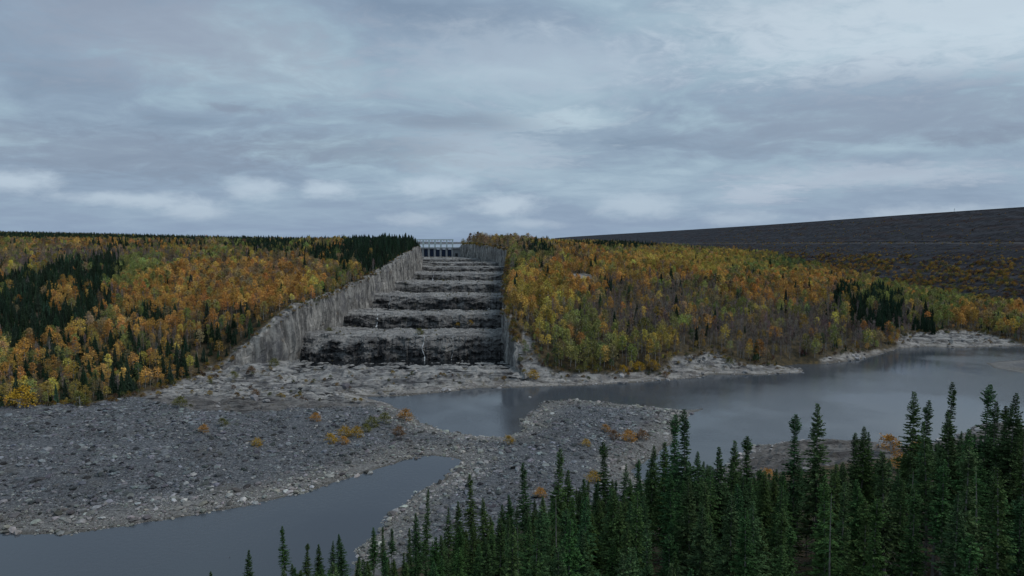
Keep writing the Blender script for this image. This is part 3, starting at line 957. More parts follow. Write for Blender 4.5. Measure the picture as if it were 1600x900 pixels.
def far_spruce(seed, hgt=10.0, wid=1.5):
    r = random.Random(seed)
    tb = MB(); tb.tube((0, 0, 0), (0, 0, hgt * .97), .13, .02, 5)
    v = []; f = []
    nw = 24
    for k in range(nw):
        t = k / (nw - 1)
        z = hgt * (.10 + .9 * t)
        rad = wid * (1 - t) ** .8 * r.uniform(.75, 1.15) + .12
        nbh = 8 if t < .7 else 6
        for j in range(nbh):
            a = 6.283 * j / nbh + r.uniform(-.3, .3); rr = rad * r.uniform(.7, 1.2); dr = -.28 * rr - .1
            w2 = .5 / nbh * 6 * .5
            c, s_ = math.cos(a), math.sin(a)
            n = len(v)
            v += [(0, 0, z + .35), (c * rr * .6 - s_ * w2 * rr * .5, s_ * rr * .6 + c * w2 * rr * .5, z + dr * .5), (c * rr, s_ * rr, z + dr), (c * rr * .6 + s_ * w2 * rr * .5, s_ * rr * .6 - c * w2 * rr * .5, z + dr * .5)]
            f.append((n, n + 1, n + 2, n + 3))
            n = len(v)
            v += [(0, 0, z + .1), (c * rr * .5, s_ * rr * .5, z + dr * .3 + .2), (c * rr * .95, s_ * rr * .95, z + dr * .8), (c * rr * .5, s_ * rr * .5, z + dr * .6 - .45)]
            f.append((n, n + 1, n + 2, n + 3))
    return tb.mesh('trunk'), mesh_np('crown', np.array(v), np.array(f))


def near_spruce(seed, hgt=14.0, wid=1.45, club=.5, clear=.22, dens=1.0, gap=0.0, snag=False):
    """black spruce: narrow crown, thinner neck and a dense tuft at the tip, dead twigs below"""
    r = random.Random(seed); g = np.random.default_rng(seed)
    tb = MB()
    bx, by = r.uniform(-.25, .25), r.uniform(-.25, .25)
    def ax(z): return (bx * math.sin(z / hgt * 3), by * math.sin(z / hgt * 2.4), z)
    for i in range(10):
        t0, t1 = i / 10, (i + 1) / 10
        tb.tube(ax(hgt * t0), ax(hgt * t1 * .995), .14 * (1 - t0) + .015, .14 * (1 - t1) + .012, 6)
    dead = MB() if snag else tb
    for k in range(150 if snag else 45):
        z = hgt * r.uniform(.05, .96 if snag else max(.3, clear + .1)); a = r.uniform(0, 6.28); L = r.uniform(.4, 1.2)
        c = ax(z)
        e = (c[0] + math.cos(a) * L, c[1] + math.sin(a) * L, z - L * r.uniform(.1, .5))
        dead.tube(c, e, .016, .005, 3)
        for q_ in range(3):
            t = r.uniform(.4, 1); p = Vector(c) * (1 - t) + Vector(e) * t; a2 = a + r.choice((-1, 1)) * r.uniform(.5, 1)
            dead.tube(tuple(p), (p.x + math.cos(a2) * .35, p.y + math.sin(a2) * .35, p.z - .12), .009, .004, 3)
    V = []; A = []; B = []; SZ = []
    z = hgt * clear
    while z < hgt:
        t = z / hgt
        body = wid * (1 - t) ** .80 * (1.0 + .10 * math.sin(z * 2.9 + seed)) * min(1.0, .62 + .38 * (1 - t) * 2.2) + .10
        body *= 1 - .45 * gap * (math.sin(z * 1.1 + seed * 3) > .6)
        if club and t > .87:
            body += club * .42 * math.sin(min(1, (t - .87) / .11) * math.pi) if t < .98 else 0
        elif club and t > .76:
            body *= 1 - .5 * club
        low_ = sstep(clear - .02, clear + .28, t)
        nb_ = int((8 if t < .8 else 9) * dens)
        for j in range(nb_):
            if snag or r.random() > .35 + .65 * low_: continue
            a = r.uniform(0, 6.283); L = body * r.uniform(.55, 1.25)
            droop = -.35 * (1 - t) - .1 if t < .86 else r.uniform(-.1, .5)
            c0 = np.array(ax(z)); dr_ = np.array([math.cos(a), math.sin(a), droop]);
            tipup = .18 * L
            ns = max(6, int(L * 24 * dens))
            for q_ in range(ns):
                s_ = (q_ + .8) / ns
                p = c0 + dr_ * L * s_ + np.array([0, 0, tipup * s_ * s_])
                side = r.choice((-1, 1)) * r.uniform(.1, 1.1)
                tw_ = .30 * (1 - .6 * s_) * min(1, L) + .06
                d2 = np.array([math.cos(a + side), math.sin(a + side), r.uniform(-.45, .25)])
                V.append(p + d2 * tw_ * .35); A.append(d2 * tw_); B.append((-math.sin(a + side) * .5, math.cos(a + side) * .5, r.uniform(-1, 1))); SZ.append(r.uniform(.035, .07))
        z += r.uniform(.16, .26) if t < .8 else .14
    if snag:
        return tb.mesh('trunk'), dead.mesh('crown')
    V = np.array(V); A = np.array(A); B = np.array(B); SZ = np.array(SZ)[:, None]
    B /= np.linalg.norm(B, axis=1)[:, None] + 1e-9
    Q = np.stack([V - A * .5, V + B * SZ, V + A * .62, V - B * SZ], 1).reshape(-1, 3)
    return tb.mesh('trunk'), mesh_np('crown', Q, np.arange(len(Q)).reshape(-1, 4))


def stone_mesh(seed):
    r = random.Random(seed)
    import bmesh
    bm = bmesh.new(); bmesh.ops.create_icosphere(bm, subdivisions=1, radius=1)
    sxx, syy, szz = r.uniform(.7, 1.3), r.uniform(.55, .9), r.uniform(.3, .6)
    for v in bm.verts:
        k = r.uniform(.75, 1.2); v.co = Vector((v.co.x * sxx * k, v.co.y * syy * k, max(-.25, v.co.z * szz * k)))
    me = bpy.data.meshes.new('stone'); bm.to_mesh(me); bm.free()
    return me


# ================================================================== prototypes
def make_tree(name, meshes, leafmat, barkmat):
    t = bpy.data.objects.new(name, None); COL.objects.link(t)
    link('trunk', meshes[0], barkmat, t); link('crown', meshes[1], leafmat, t)
    return t


PARTS = {}


def place(kind, k, x, y, z, rz, s, tint, label, cat, group, name):
    """one tree: a copy of its kind's prototype and of each part"""
    key = (kind, k)
    if key not in PROTO_USED:
        root = PROTO[key]; PROTO_USED[key] = root; root.name = name
    else:
        p = PROTO[key]
        root = p.copy(); COL.objects.link(root)
        for ch in p.children:
            c_ = ch.copy(); COL.objects.link(c_); c_.parent = root
    lean = .035 if kind == 'nspruce' else .02
    root.location = (x, y, z); root.rotation_euler = (lean * math.sin(x * 7.1 + y), lean * math.cos(x * 3.7 - y * 2.3), rz); root.scale = (s, s, s) if not isinstance(s, tuple) else s
    for ch in root.children:
        ch['tint'] = [float(q_) for q_ in tint]
    tag(root, label, cat, group)
    return root


PROTO, PROTO_USED = {}, {}
NL, NBARE, NFS, NNS = 7, 4, 4, 8
for k in range(NL):
    PROTO[('leaf', k)] = make_tree('birch_tree', broadleaf(100 + k, 10 + (k % 3) * .7, [1.9, 2.3, 2.7, 2.1, 2.5, 1.7, 2.9][k], 46 + 5 * (k % 3), size=.56, base=[.35, .28, .3, .42, .3, .45, .25][k]), M_leaf, M_bark)
for k in range(NBARE):
    PROTO[('bare', k)] = make_tree('birch_tree', bare_tree(200 + k), M_leaf, M_bark)
for k in range(NFS):
    PROTO[('fspruce', k)] = make_tree('spruce_tree', far_spruce(300 + k, 10, [2.0, 1.7, 2.3, 1.5][k]), M_needle, M_sbark)
NSP = [dict(wid=2.6, club=.0), dict(wid=2.1, club=.3, clear=.42), dict(wid=3.0, club=0, clear=.15, gap=.5), dict(wid=2.1, club=.6, clear=.38), dict(wid=2.6, club=0, clear=.3, dens=.85, gap=.9), dict(wid=1.4, club=.2, clear=.12), dict(wid=2.2, club=.1, clear=.5, gap=.5), dict(wid=1.5, club=0, snag=True)]
for k in range(NNS):
    PROTO[('nspruce', k)] = make_tree('black_spruce', near_spruce(400 + k, 14, **NSP[k]), M_needle, M_sbark)
for k in range(3):
    PROTO[('shrub', k)] = make_tree('shrub', broadleaf(500 + k, 2.2, 1.15, 42, 26, .17, .10), M_leaf, M_bark)

# ================================================================== where the trees stand
# patches of colour in the woods: (px, py, rx, ry, kind, strength) as seen on the slopes
SPRUCE, ORANGE, YELLOW, OLIVE, BARE, GREEN, RUST = range(7)
PATCH = [
    (60, 470, 110, 48, SPRUCE, .95), (130, 425, 60, 22, SPRUCE, .8), (235, 488, 38, 12, SPRUCE, .8), (20, 510, 60, 25, SPRUCE, .7), (165, 415, 25, 22, SPRUCE, .6), (100, 460, 30, 25, ORANGE, .35),
    (560, 400, 85, 20, SPRUCE, .9), (610, 385, 50, 12, SPRUCE, .95), (430, 388, 60, 9, SPRUCE, .8), (150, 369, 340, 11, SPRUCE, .93), (440, 379, 130, 5, SPRUCE, .8), (250, 386, 120, 6, SPRUCE, .5), (370, 540, 60, 30, SPRUCE, .45), (400, 500, 55, 22, SPRUCE, .35), (250, 560, 110, 40, SPRUCE, .35),
    (80, 570, 140, 60, SPRUCE, .38), (230, 590, 60, 25, SPRUCE, .5), (330, 545, 60, 30, SPRUCE, .5), (1375, 485, 30, 34, SPRUCE, .6), (1320, 462, 22, 16, SPRUCE, .8), (1447, 505, 14, 22, SPRUCE, .5), (960, 384, 70, 9, SPRUCE, .85), (835, 398, 30, 12, SPRUCE, .5), (935, 445, 20, 20, SPRUCE, .25), (860, 395, 40, 9, SPRUCE, .4),
    (150, 405, 190, 16, BARE, .75), (420, 405, 90, 10, BARE, .5), (1100, 500, 330, 45, BARE, .3), (1240, 520, 140, 40, BARE, .62), (1060, 535, 150, 26, BARE, .4), (1010, 480, 100, 35, BARE, .5), (1010, 440, 90, 25, BARE, .45), (1440, 505, 60, 22, BARE, .6),
    (890, 535, 70, 50, OLIVE, .6), (215, 430, 60, 25, OLIVE, .85), (1450, 458, 120, 22, OLIVE, .6), (1180, 420, 150, 16, OLIVE, .35), (840, 560, 40, 30, GREEN, .8), (1230, 408, 60, 9, GREEN, .5), (150, 480, 40, 20, GREEN, .5),
    (300, 470, 150, 50, ORANGE, .55), (420, 450, 90, 40, ORANGE, .65), (150, 560, 150, 45, ORANGE, .5), (870, 445, 70, 25, ORANGE, .7), (840, 480, 60, 50, YELLOW, .55), (1010, 420, 120, 22, ORANGE, .45), (1090, 410, 130, 18, YELLOW, .55),
    (1035, 550, 25, 35, YELLOW, .8), (1230, 450, 120, 25, ORANGE, .4), (540, 370, 80, 12, RUST, .6), (450, 420, 70, 14, RUST, .4), (370, 440, 60, 20, RUST, .4), (790, 380, 70, 12, RUST, .7), (120, 497, 14, 14, YELLOW, .9), (284, 428, 9, 14, ORANGE, 1.0),
    (420, 452, 12, 14, ORANGE, .9), (1480, 500, 40, 20, OLIVE, .5), (1505, 497, 22, 12, ORANGE, .8), (1590, 487, 16, 12, ORANGE, .9), (60, 610, 80, 20, YELLOW, .45),
]


PATCH = [p for p in PATCH if p[4] != SPRUCE] + [p for p in PATCH if p[4] == SPRUCE] + [(100, 462, 26, 22, ORANGE, .5)]
PATCH += [(1370, 486, 48, 34, SPRUCE, .72), (1445, 508, 16, 20, SPRUCE, .6), (600, 385, 65, 12, SPRUCE, .9)]


def species(px, py, r):
    """weights per kind at a picture position -> kind chosen with r"""
    n = len(px)
    wts = np.zeros((n, 7)); wts[:, ORANGE] = .15; wts[:, YELLOW] = .20; wts[:, OLIVE] = .28; wts[:, BARE] = .34; wts[:, SPRUCE] = .15; wts[:, RUST] = .36; wts[:, GREEN] = .03
    nx1 = fbm(px / 95, py / 36, 81, 3); nx2 = fbm(px / 70, py / 28, 82, 3)
    wts[:, ORANGE] *= 1 + 3.5 * np.clip(nx1 * 3, -.27, 1); wts[:, BARE] *= 1 + 2.5 * np.clip(nx2 * 2, -.4, 1); wts[:, OLIVE] *= 1 + 2 * np.clip(-nx1 * 2, -.4, 1)
    for (cx_, cy2, rx, ry, kd, s) in PATCH:
        q_ = ((px - cx_) / rx) ** 2 + ((py - cy2) / ry) ** 2 + fbm(px / 18, py / 10, 83 + int(cx_) % 50, 2) * .8
        m_ = s * sstep(1.25, .65, q_)[:, None]
        t_ = np.zeros((n, 7)); t_[:, kd] = 1
        wts = wts / wts.sum(1, keepdims=True) * (1 - m_) + t_ * m_
    cum = np.cumsum(wts / wts.sum(1, keepdims=True), 1)
    return (r[:, None] > cum).sum(1).clip(0, 6)


TINT = {SPRUCE: (.034, .060, .036), ORANGE: (.53, .30, .085), YELLOW: (.46, .35, .09), OLIVE: (.25, .265, .085), BARE: (.20, .155, .135), GREEN: (.11, .165, .07), RUST: (.31, .225, .12)}

cand = []
rg = np.random.default_rng(11)


def jgrid(x0, x1, y0, y1, s):
    xs, ys = np.arange(x0, x1, s), np.arange(y0, y1, s)
    X, Y = np.meshgrid(xs, ys); X = X.ravel(); Y = Y.ravel()
    return X + rg.uniform(-.48, .48, len(X)) * s, Y + rg.uniform(-.48, .48, len(X)) * s


for (y0, y1, s, sc) in [(290, 560, 4.1, .86), (560, 900, 4.8, .98), (900, 1500, 7.5, 1.25), (1500, 2400, 11, 1.1), (2400, 3500, 16, 1.1)]:
    X, Y = jgrid(-.86 * y1, .80 * y1, y0, y1, s)
    k = (X > -.84 * Y - 20) & (X < .80 * Y + 20)
    X, Y = X[k], Y[k]
    h_, d_, w_, r_ = height(X, Y, True)
    ok = (w_ > .5) & (d_ > 3) & ~((poly_sdf(X, Y, LAKE) < 60) & (h_ < 71.2)) & (poly_sdf(X, Y, LAKE) > 6) & ((X < xl(Y) - 2.5) | (X > xr(Y) + 1.2) | (Y < 380) | (Y > 1090))
    ok &= ~((np.abs(X - ROADC[0]) < 9) & (Y > ROADC[1] - 26) & (Y < ROADC[1] + 12))
    X, Y, h_ = X[ok], Y[ok], h_[ok]
    cand.append(np.stack([X, Y, h_, np.full(len(X), sc) * rg.uniform(.5, 1.3, len(X))], 1))
cand = np.concatenate(cand)
# nothing grows through the dam
dcx = np.interp(cand[:, 1], crest[:, 1], crest[:, 0])
off = dcx - cand[:, 0]
slope_z = 131 - off / 2.03
cand = cand[(off > 0) & (cand[:, 2] > slope_z - 1.0) & ((off > 90) | (cand[:, 1] > 2200))]
# stunted edge trees
_, _, wd = masks(cand[:, 0], cand[:, 1])
cand[:, 3] *= np.where(-wd < 3, .6, np.where((-wd < 45) & (cand[:, 0] > 0), 1.25, 1.0))
PX, PY = project(cand[:, 0], cand[:, 1], cand[:, 2] + 5)
kind = species(PX, PY, rg.random(len(cand)))
# leave out trees the land hides completely: sweep outward along each bearing
top_el = (cand[:, 2] + 12 * cand[:, 3] - H) / cand[:, 1]
bear = cand[:, 0] / cand[:, 1]
bb = np.round((bear + 1) * 150).astype(int)
order = np.argsort(cand[:, 1])
vis = np.zeros(len(cand), bool)
maxel = np.full(400, -9.0)
yprev = 0
ys_s = np.arange(280, 3600, 12.0)
bt = (np.arange(400) / 150.0) - 1
blocked = np.full((len(ys_s), 400), -9.0)
mx = np.full(400, -9.0)
for i, yy in enumerate(ys_s):
    blocked[i] = mx
    e = (height(bt * yy, np.full(400, yy)) + 2 - H) / yy
    mx = np.maximum(mx, e)
blocked = np.minimum(blocked, np.minimum(np.roll(blocked, 2, 1), np.roll(blocked, -2, 1)))
ii = np.clip(((cand[:, 1] - 280) / 12).astype(int), 0, len(ys_s) - 1)
vis = top_el > blocked[ii, bb] - .004
cand, kind, PX, PY = cand[vis], kind[vis], PX[vis], PY[vis]
n = len(cand)
print('trees on the slopes', n)
tint = np.array([TINT[k] for k in range(7)])[kind]
tint = tint * np.exp(rg.normal(0, .24, (n, 1))) * rg.uniform(.88, 1.12, (n, 3))
clus = fbm(cand[:, 0] / 25, cand[:, 1] / 25, 91, 2)[:, None]
tint = np.clip(tint * (1 + clus * .5), .004, .8)
var = np.where(kind == SPRUCE, rg.integers(0, NFS, n), np.where(kind == BARE, rg.integers(0, NBARE, n), rg.integers(0, NL, n)))
sc = cand[:, 3] * np.where(kind == SPRUCE, rg.uniform(.8, 1.35, n), 1.0)
rot = rg.uniform(0, 6.283, n)
sprk = kind == SPRUCE

# the broadleaf trees that show largest become things of their own
show = np.where(sprk, 0, sc / cand[:, 1]) * ((PX > 0) & (PX < 1600))
_, _, wdd = masks(cand[:, 0], cand[:, 1])
show = show * np.where(-wdd < 16, 1.6, 1.0)
big = np.argsort(-show)[:290]
CN = {ORANGE: 'orange', YELLOW: 'yellow', OLIVE: 'olive green', BARE: 'nearly leafless purplish brown', GREEN: 'green leaved', RUST: 'rusty brown'}


ORD = 'first second third fourth fifth sixth seventh eighth ninth tenth eleventh twelfth thirteenth fourteenth fifteenth sixteenth seventeenth eighteenth nineteenth twentieth'.split()


def ordinals(keys, xs):
    """keys: (adjectives, noun, where) per thing; alike ones are told apart by their order from the left"""
    groups = {}
    for i, k in enumerate(keys): groups.setdefault(k, []).append(i)
    out = [None] * len(keys)
    for (adj, noun, where), idx in groups.items():
        idx.sort(key=lambda i: xs[i])
        for r, i in enumerate(idx):
            if len(idx) == 1: out[i] = f"{adj} {noun} {where}"
            elif r == 0: out[i] = f"leftmost {adj} {noun} {where}"
            elif r == len(idx) - 1: out[i] = f"rightmost {adj} {noun} {where}"
            elif r < 20: out[i] = f"{ORD[r]} {adj} {noun} from left, {where}"
            else: out[i] = f"{ORD[len(idx) - 1 - r]} {adj} {noun} from right, {where}"
    return out


def zone(px, py):
    for lim, t_ in [(60, 'by the gravel at the left frame edge'), (120, 'above the dark gravel flat'), (180, 'at the left wood foot over mid gravel'), (240, 'where the left wood meets slabs'), (320, 'beside the pale bedrock slabs'), (800, 'beside the left cut wall'),
                    (850, 'beside the right cutting wall'), (900, 'above the golden rock shrub'), (960, 'above the pale shore ledges'), (1010, 'behind the yellow bank shrubs'), (1060, 'over the largest yellow bank bush'), (1120, 'above the start of the tan bank'),
                    (1180, 'above the river narrows'), (1240, 'where pale trunks stand in rows'), (1310, 'over the bouldery bank'), (1420, 'beside the dark spruce clump'), (5000, 'on low ground below the dam')]:
        if px < lim: return t_


keys = []
for i in big:
    size = 'tall' if sc[i] > .85 else ('small' if sc[i] < .55 else 'mid-sized')
    keys.append((f"{size} {CN[kind[i]]}", 'birch', zone(PX[i], PY[i])))
labs = ordinals(keys, [float(PX[i]) for i in big])
for i, lb in zip(big, labs):
    kk = 'bare' if kind[i] == BARE else 'leaf'
    place(kk, int(var[i]), *map(float, cand[i, :3]), float(rot[i]), float(sc[i]), tint[i], lb, 'tree', 'autumn birches on the lower slopes', 'birch_tree')
rest = np.ones(n, bool); rest[big] = False


def scatter(name, pts, attrs, protos, parent=None, label=None, cat=None):
    """one countless mass: real plants or stones instanced on points"""
    me = bpy.data.meshes.new(name); me.vertices.add(len(pts)); me.vertices.foreach_set('co', np.asarray(pts, np.float32).ravel())
    for an, av in attrs.items():
        av = np.asarray(av)
        if an == 'tint':
            a = me.attributes.new(an, 'FLOAT_COLOR', 'POINT')
            a.data.foreach_set('color', np.concatenate([av, np.ones((len(av), 1))], 1).astype(np.float32).ravel())
        elif av.ndim == 2:
            a = me.attributes.new(an, 'FLOAT_VECTOR', 'POINT'); a.data.foreach_set('vector', av.astype(np.float32).ravel())
        elif av.dtype.kind == 'i':
            a = me.attributes.new(an, 'INT', 'POINT'); a.data.foreach_set('value', av.astype(np.int32))
        else:
            a = me.attributes.new(an, 'FLOAT', 'POINT'); a.data.foreach_set('value', av.astype(np.float32))
    o = link(name, me, None, parent)
    o['kind'] = 'stuff'
    if label: o['label'] = label
    if cat: o['category'] = cat
    ng = bpy.data.node_groups.new(name, 'GeometryNodeTree')
    ng.interface.new_socket('Geometry', in_out='INPUT', socket_type='NodeSocketGeometry')
    ng.interface.new_socket('Geometry', in_out='OUTPUT', socket_type='NodeSocketGeometry')
    N, Lk = ng.nodes, ng.links
    gi, go = N.new('NodeGroupInput'), N.new('NodeGroupOutput')

    def named(nm, ty):
        a = N.new('GeometryNodeInputNamedAttribute'); a.data_type = ty; a.inputs[0].default_value = nm
        return a.outputs[0]
    rotv = named('rot', 'FLOAT_VECTOR'); scv = named('size', 'FLOAT_VECTOR'); vr = named('variant', 'INT')
    e2r = N.new('FunctionNodeEulerToRotation'); Lk.new(rotv, e2r.inputs[0])
    join = N.new('GeometryNodeJoinGeometry')
    for k, objs in enumerate(protos):
        cmp_ = N.new('FunctionNodeCompare'); cmp_.data_type = 'INT'; cmp_.operation = 'EQUAL'
        Lk.new(vr, cmp_.inputs[2]); cmp_.inputs[3].default_value = k
        for ob in objs:
            oi = N.new('GeometryNodeObjectInfo'); oi.inputs['Object'].default_value = ob; oi.inputs['As Instance'].default_value = True
            ip = N.new('GeometryNodeInstanceOnPoints')
            Lk.new(gi.outputs[0], ip.inputs['Points']); Lk.new(cmp_.outputs[0], ip.inputs['Selection'])
            Lk.new(oi.outputs['Geometry'], ip.inputs['Instance']); Lk.new(e2r.outputs[0], ip.inputs['Rotation']); Lk.new(scv, ip.inputs['Scale'])
            Lk.new(ip.outputs[0], join.inputs[0])
    Lk.new(join.outputs[0], go.inputs[0])
    md = o.modifiers.new('scatter', 'NODES'); md.node_group = ng
    return o


def zrot(r_): return np.stack([np.zeros(len(r_)), np.zeros(len(r_)), r_], 1)
def v3(s_): return np.stack([s_, s_, s_], 1)


allp = [PROTO[('leaf', k)] for k in range(NL)] + [PROTO[('bare', k)] for k in range(NBARE)]
m_ = rest & ~sprk
scatter('autumn_forest', cand[m_, :3], dict(rot=zrot(rot[m_]), size=v3(sc[m_]), variant=(var + np.where(kind == BARE, NL, 0))[m_].astype(int), tint=tint[m_]),
        [list(p.children) for p in allp], label='autumn birch and aspen woods covering the slopes in orange, yellow and brown', cat='forest')

# ---------------------------------------------------------------- foreground spruces
NS = []
r_ = random.Random(5)
# tips that stand out against the river: (px, py of the tip, distance, variant)
TIPS = [(445, 820, 150, 1), (478, 848, 148, 3), (497, 850, 150, 0), (532, 832, 146, 2), (520, 842, 150, 4), (388, 858, 128, 0), (330, 892, 150, 1), (583, 822, 150, 0), (602, 822, 147, 5), (611, 825, 150, 1), (640, 825, 150, 5),
        (665, 765, 140, 5), (655, 800, 128, 0), (738, 740, 128, 1), (717, 780, 122, 0), (758, 775, 112, 2), (785, 790, 100, 0), (803, 770, 100, 2), (822, 721, 98, 1), (866, 699, 88, 1), (890, 730, 92, 2), (912, 745, 95, 0), (928, 745, 90, 1),
        (951, 688, 85, 3), (975, 722, 98, 4), (994, 716, 95, 1), (1014, 692, 88, 2), (1040, 686, 78, 0), (1060, 643, 74, 3), (1076, 637, 70, 1), (1095, 705, 82, 2), (1133, 694, 68, 2), (1147, 684, 74, 0), (1174, 678, 75, 3), (1198, 735, 66, 0),
        (1246, 645, 72, 3), (1230, 742, 66, 1), (1284, 625, 68, 0), (1312, 720, 64, 2), (1344, 662, 70, 2), (1333, 672, 78, 1), (1367, 672, 72, 4), (1390, 715, 80, 1), (1425, 609, 70, 0), (1442, 622, 72, 1), (1469, 593, 66, 5), (1488, 640, 62, 0),
        (1541, 597, 66, 3), (1556, 625, 64, 1), (1572, 632, 70, 3), (1589, 613, 60, 2), (1402, 745, 55, 0), (1520, 665, 58, 2), (1455, 655, 60, 4), (1212, 752, 60, 4), (850, 770, 80, 4), (700, 790, 118, 4), (960, 760, 74, 0), (1160, 740, 60, 2)]
tips_xy = []
for (px, py, dd, vv) in TIPS:
    px_, py_ = px + 0.0, py
    vx, vy, vz = (px - 800), F * CP + (450 - py) * SP, -F * SP + (450 - py) * CP
    k = dd / vy; x, y, z = vx * k, dd, H + vz * k
    g_ = float(height(np.array([x]), np.array([y]))[0])
    hh = z - g_
    s = hh / 14.0
    if s < .3: continue
    NS.append((x, y, g_, (min(max(.5 + .5 * s, .6), 1.25), s), vv, 1)); tips_xy.append((x, y))


def tip_limit(px):
    """the wood's upper edge: no ordinary tree rises past it"""
    return np.interp(px, [0, 330, 430, 560, 640, 700, 760, 830, 880, 950, 1020, 1060, 1120, 1200, 1300, 1400, 1460, 1520, 1600, 1900],
                     [960, 905, 880, 865, 850, 825, 800, 775, 755, 745, 725, 705, 715, 732, 722, 700, 665, 665, 645, 620])


tries = 0
grid_used = {}
def free(x, y, dmin):
    for q_ in NS:
        if (q_[0] - x) ** 2 + (q_[1] - y) ** 2 < dmin * dmin: return False
    return True
zones_ = [(34, 60, 150, 1.9), (60, 95, 260, 2.2), (95, 175, 230, 2.6)]
for (ya, yb, want, dm) in zones_:
    got = 0; tries = 0
    while got < want and tries < 12000:
        tries += 1
        y = r_.uniform(ya, yb); x = r_.uniform(-.5 * y, .86 * y + 4)
        if not free(x, y, dm): continue
        h_, d_, w_, _ = height(np.array([x]), np.array([y]), True)
        if w_[0] < .5 or d_[0] < 4: continue
        g_ = float(h_[0]); s = r_.choice((r_.uniform(.45, .8), r_.uniform(.75, 1.05), r_.uniform(.85, 1.18)))
        tp, tpy = project(np.array([x]), np.array([y]), np.array([g_ + 14 * s]))
        lim = float(tip_limit(tp[0])) + r_.uniform(0, 50)
        if tpy[0] < lim:
            # shorten to the edge of the wood if that leaves a sensible tree
            f_ = (lim - 450) / F; zt = H - y * (f_ * CP + SP) / (CP - f_ * SP)
            s = (zt - g_) / 14
            if s < .35: continue
        if float(tpy[0]) > 1150: continue
        NS.append((x, y, g_, (min(1.1, .35 + .65 * s), s), (7 if r_.random() < .035 else r_.randrange(NNS - 1)), 0)); got += 1
NSa = sorted(NS, key=lambda q_: -(q_[3][1] / q_[1]) - (10 if q_[5] else 0))
print('foreground spruces', len(NSa))


def nzone(px):
    for lim, t_ in [(420, 'at the lower left of the inlet'), (560, 'along the open inlet water'), (630, 'at the inlet mouth'), (700, 'before the inlet shore'), (760, 'below the inlet tip'), (830, 'below the gravel spit'),
                    (895, 'below the middle bar'), (960, 'before the brown bar shrubs'), (1025, 'before the east gravel bar'), (1090, 'by the bar tip'), (1145, 'left of the shore outcrop'), (1200, 'at the outcrop edge'),
                    (1260, 'before the dark outcrop'), (1320, 'right over the outcrop'), (1375, 'left of the orange bushes'), (1430, 'by the orange shore bushes'), (1475, 'right of the orange bushes'), (1520, 'before the wide river'), (1565, 'near the knob-topped spruce'), (5000, 'at the right frame edge')]:
        if px < lim: return t_


VN = ['full pointed', 'bare-legged', 'broad ragged', 'knob-tipped', 'thin gappy', 'pencil-slim', 'high-crowned', 'dead grey leafless']
NSTHING = 296
for i, (x, y, g_, s, vv, tipf) in enumerate(NSa):
    tcol = np.array([.042, .083, .027]) * r_.uniform(.75, 1.35) * np.array([r_.uniform(.8, 1.25), 1, r_.uniform(.85, 1.25)])
    NSa[i] = (x, y, g_, s, vv, tipf, tcol, r_.uniform(0, 6.28))
keys, xs_ = [], []
for (x, y, g_, s, vv, tipf, tcol, rz) in NSa[:NSTHING]:
    tp, _ = project(np.array([x]), np.array([y]), np.array([g_ + 14 * s[1]]))
    size = 'tall' if s[1] > .95 else ('short' if s[1] < .65 else 'mid-sized')
    xs_.append(float(tp[0])); keys.append((f"{size} {VN[vv]}", 'spruce' + (' tip' if 0 else ''), nzone(tp[0])))
labs = ordinals(keys, xs_)
for (x, y, g_, s, vv, tipf, tcol, rz), lb in zip(NSa[:NSTHING], labs):
    place('nspruce', vv, x, y, g_ - .2, rz, (s[0], s[0], s[1]), tcol, lb, 'tree', 'black spruces in the foreground wood', 'black_spruce')

# remaining spruces, near and far, are one mass
mm = rest & sprk
pts = list(cand[mm, :3]); szs = [(a, a, a) for a in sc[mm]]; rts = list(rot[mm]); vrs = list(var[mm]); tns = list(tint[mm])
for (x, y, g_, s, vv, tipf, tcol, rz) in NSa[NSTHING:]:
    pts.append((x, y, g_ - .2)); szs.append((s[0], s[0], s[1])); rts.append(rz); vrs.append(NFS + vv); tns.append(tcol)
# a handful of slope spruces that stand out are things
lone = [(185, 432, 1.6, 'tall dark spruce standing above the olive trees on the left slope'), (150, 436, 1.5, 'dark spruce left of the tallest one on the left slope'), (1308, 466, 1.5, 'solitary dark spruce rising above the right hill, left of the spruce clump'),
        (1027, 505, 1.3, 'dark spruce standing alone among leafless birches on the right hill'), (907, 500, 1.1, 'small dark spruce among orange birches on the right hill'), (1447, 520, 1.3, 'dark spruce apart from the clump, near the river bank'),
        (1458, 522, 1.0, 'shorter dark spruce right of the isolated one near the river bank'), (1303, 505, 1.3, 'dark spruce among pale trunks at the right end of the hill')]
for k, (px, py, s, lb) in enumerate(lone):
    x, y, z = hit(px, py)
    place('fspruce', k % NFS, x, y, z - .2, k * 1.3, s, (.018, .036, .02), lb, 'tree', None, 'spruce_tree')
scatter('spruce_forest', np.array(pts), dict(rot=zrot(np.array(rts)), size=np.array(szs), variant=np.array(vrs, int), tint=np.array(tns)),
        [list(PROTO[('fspruce', k)].children) for k in range(NFS)] + [list(PROTO[('nspruce', k)].children) for k in range(NNS)], label='dark green spruces massed in clumps on the slopes and ridge', cat='forest')

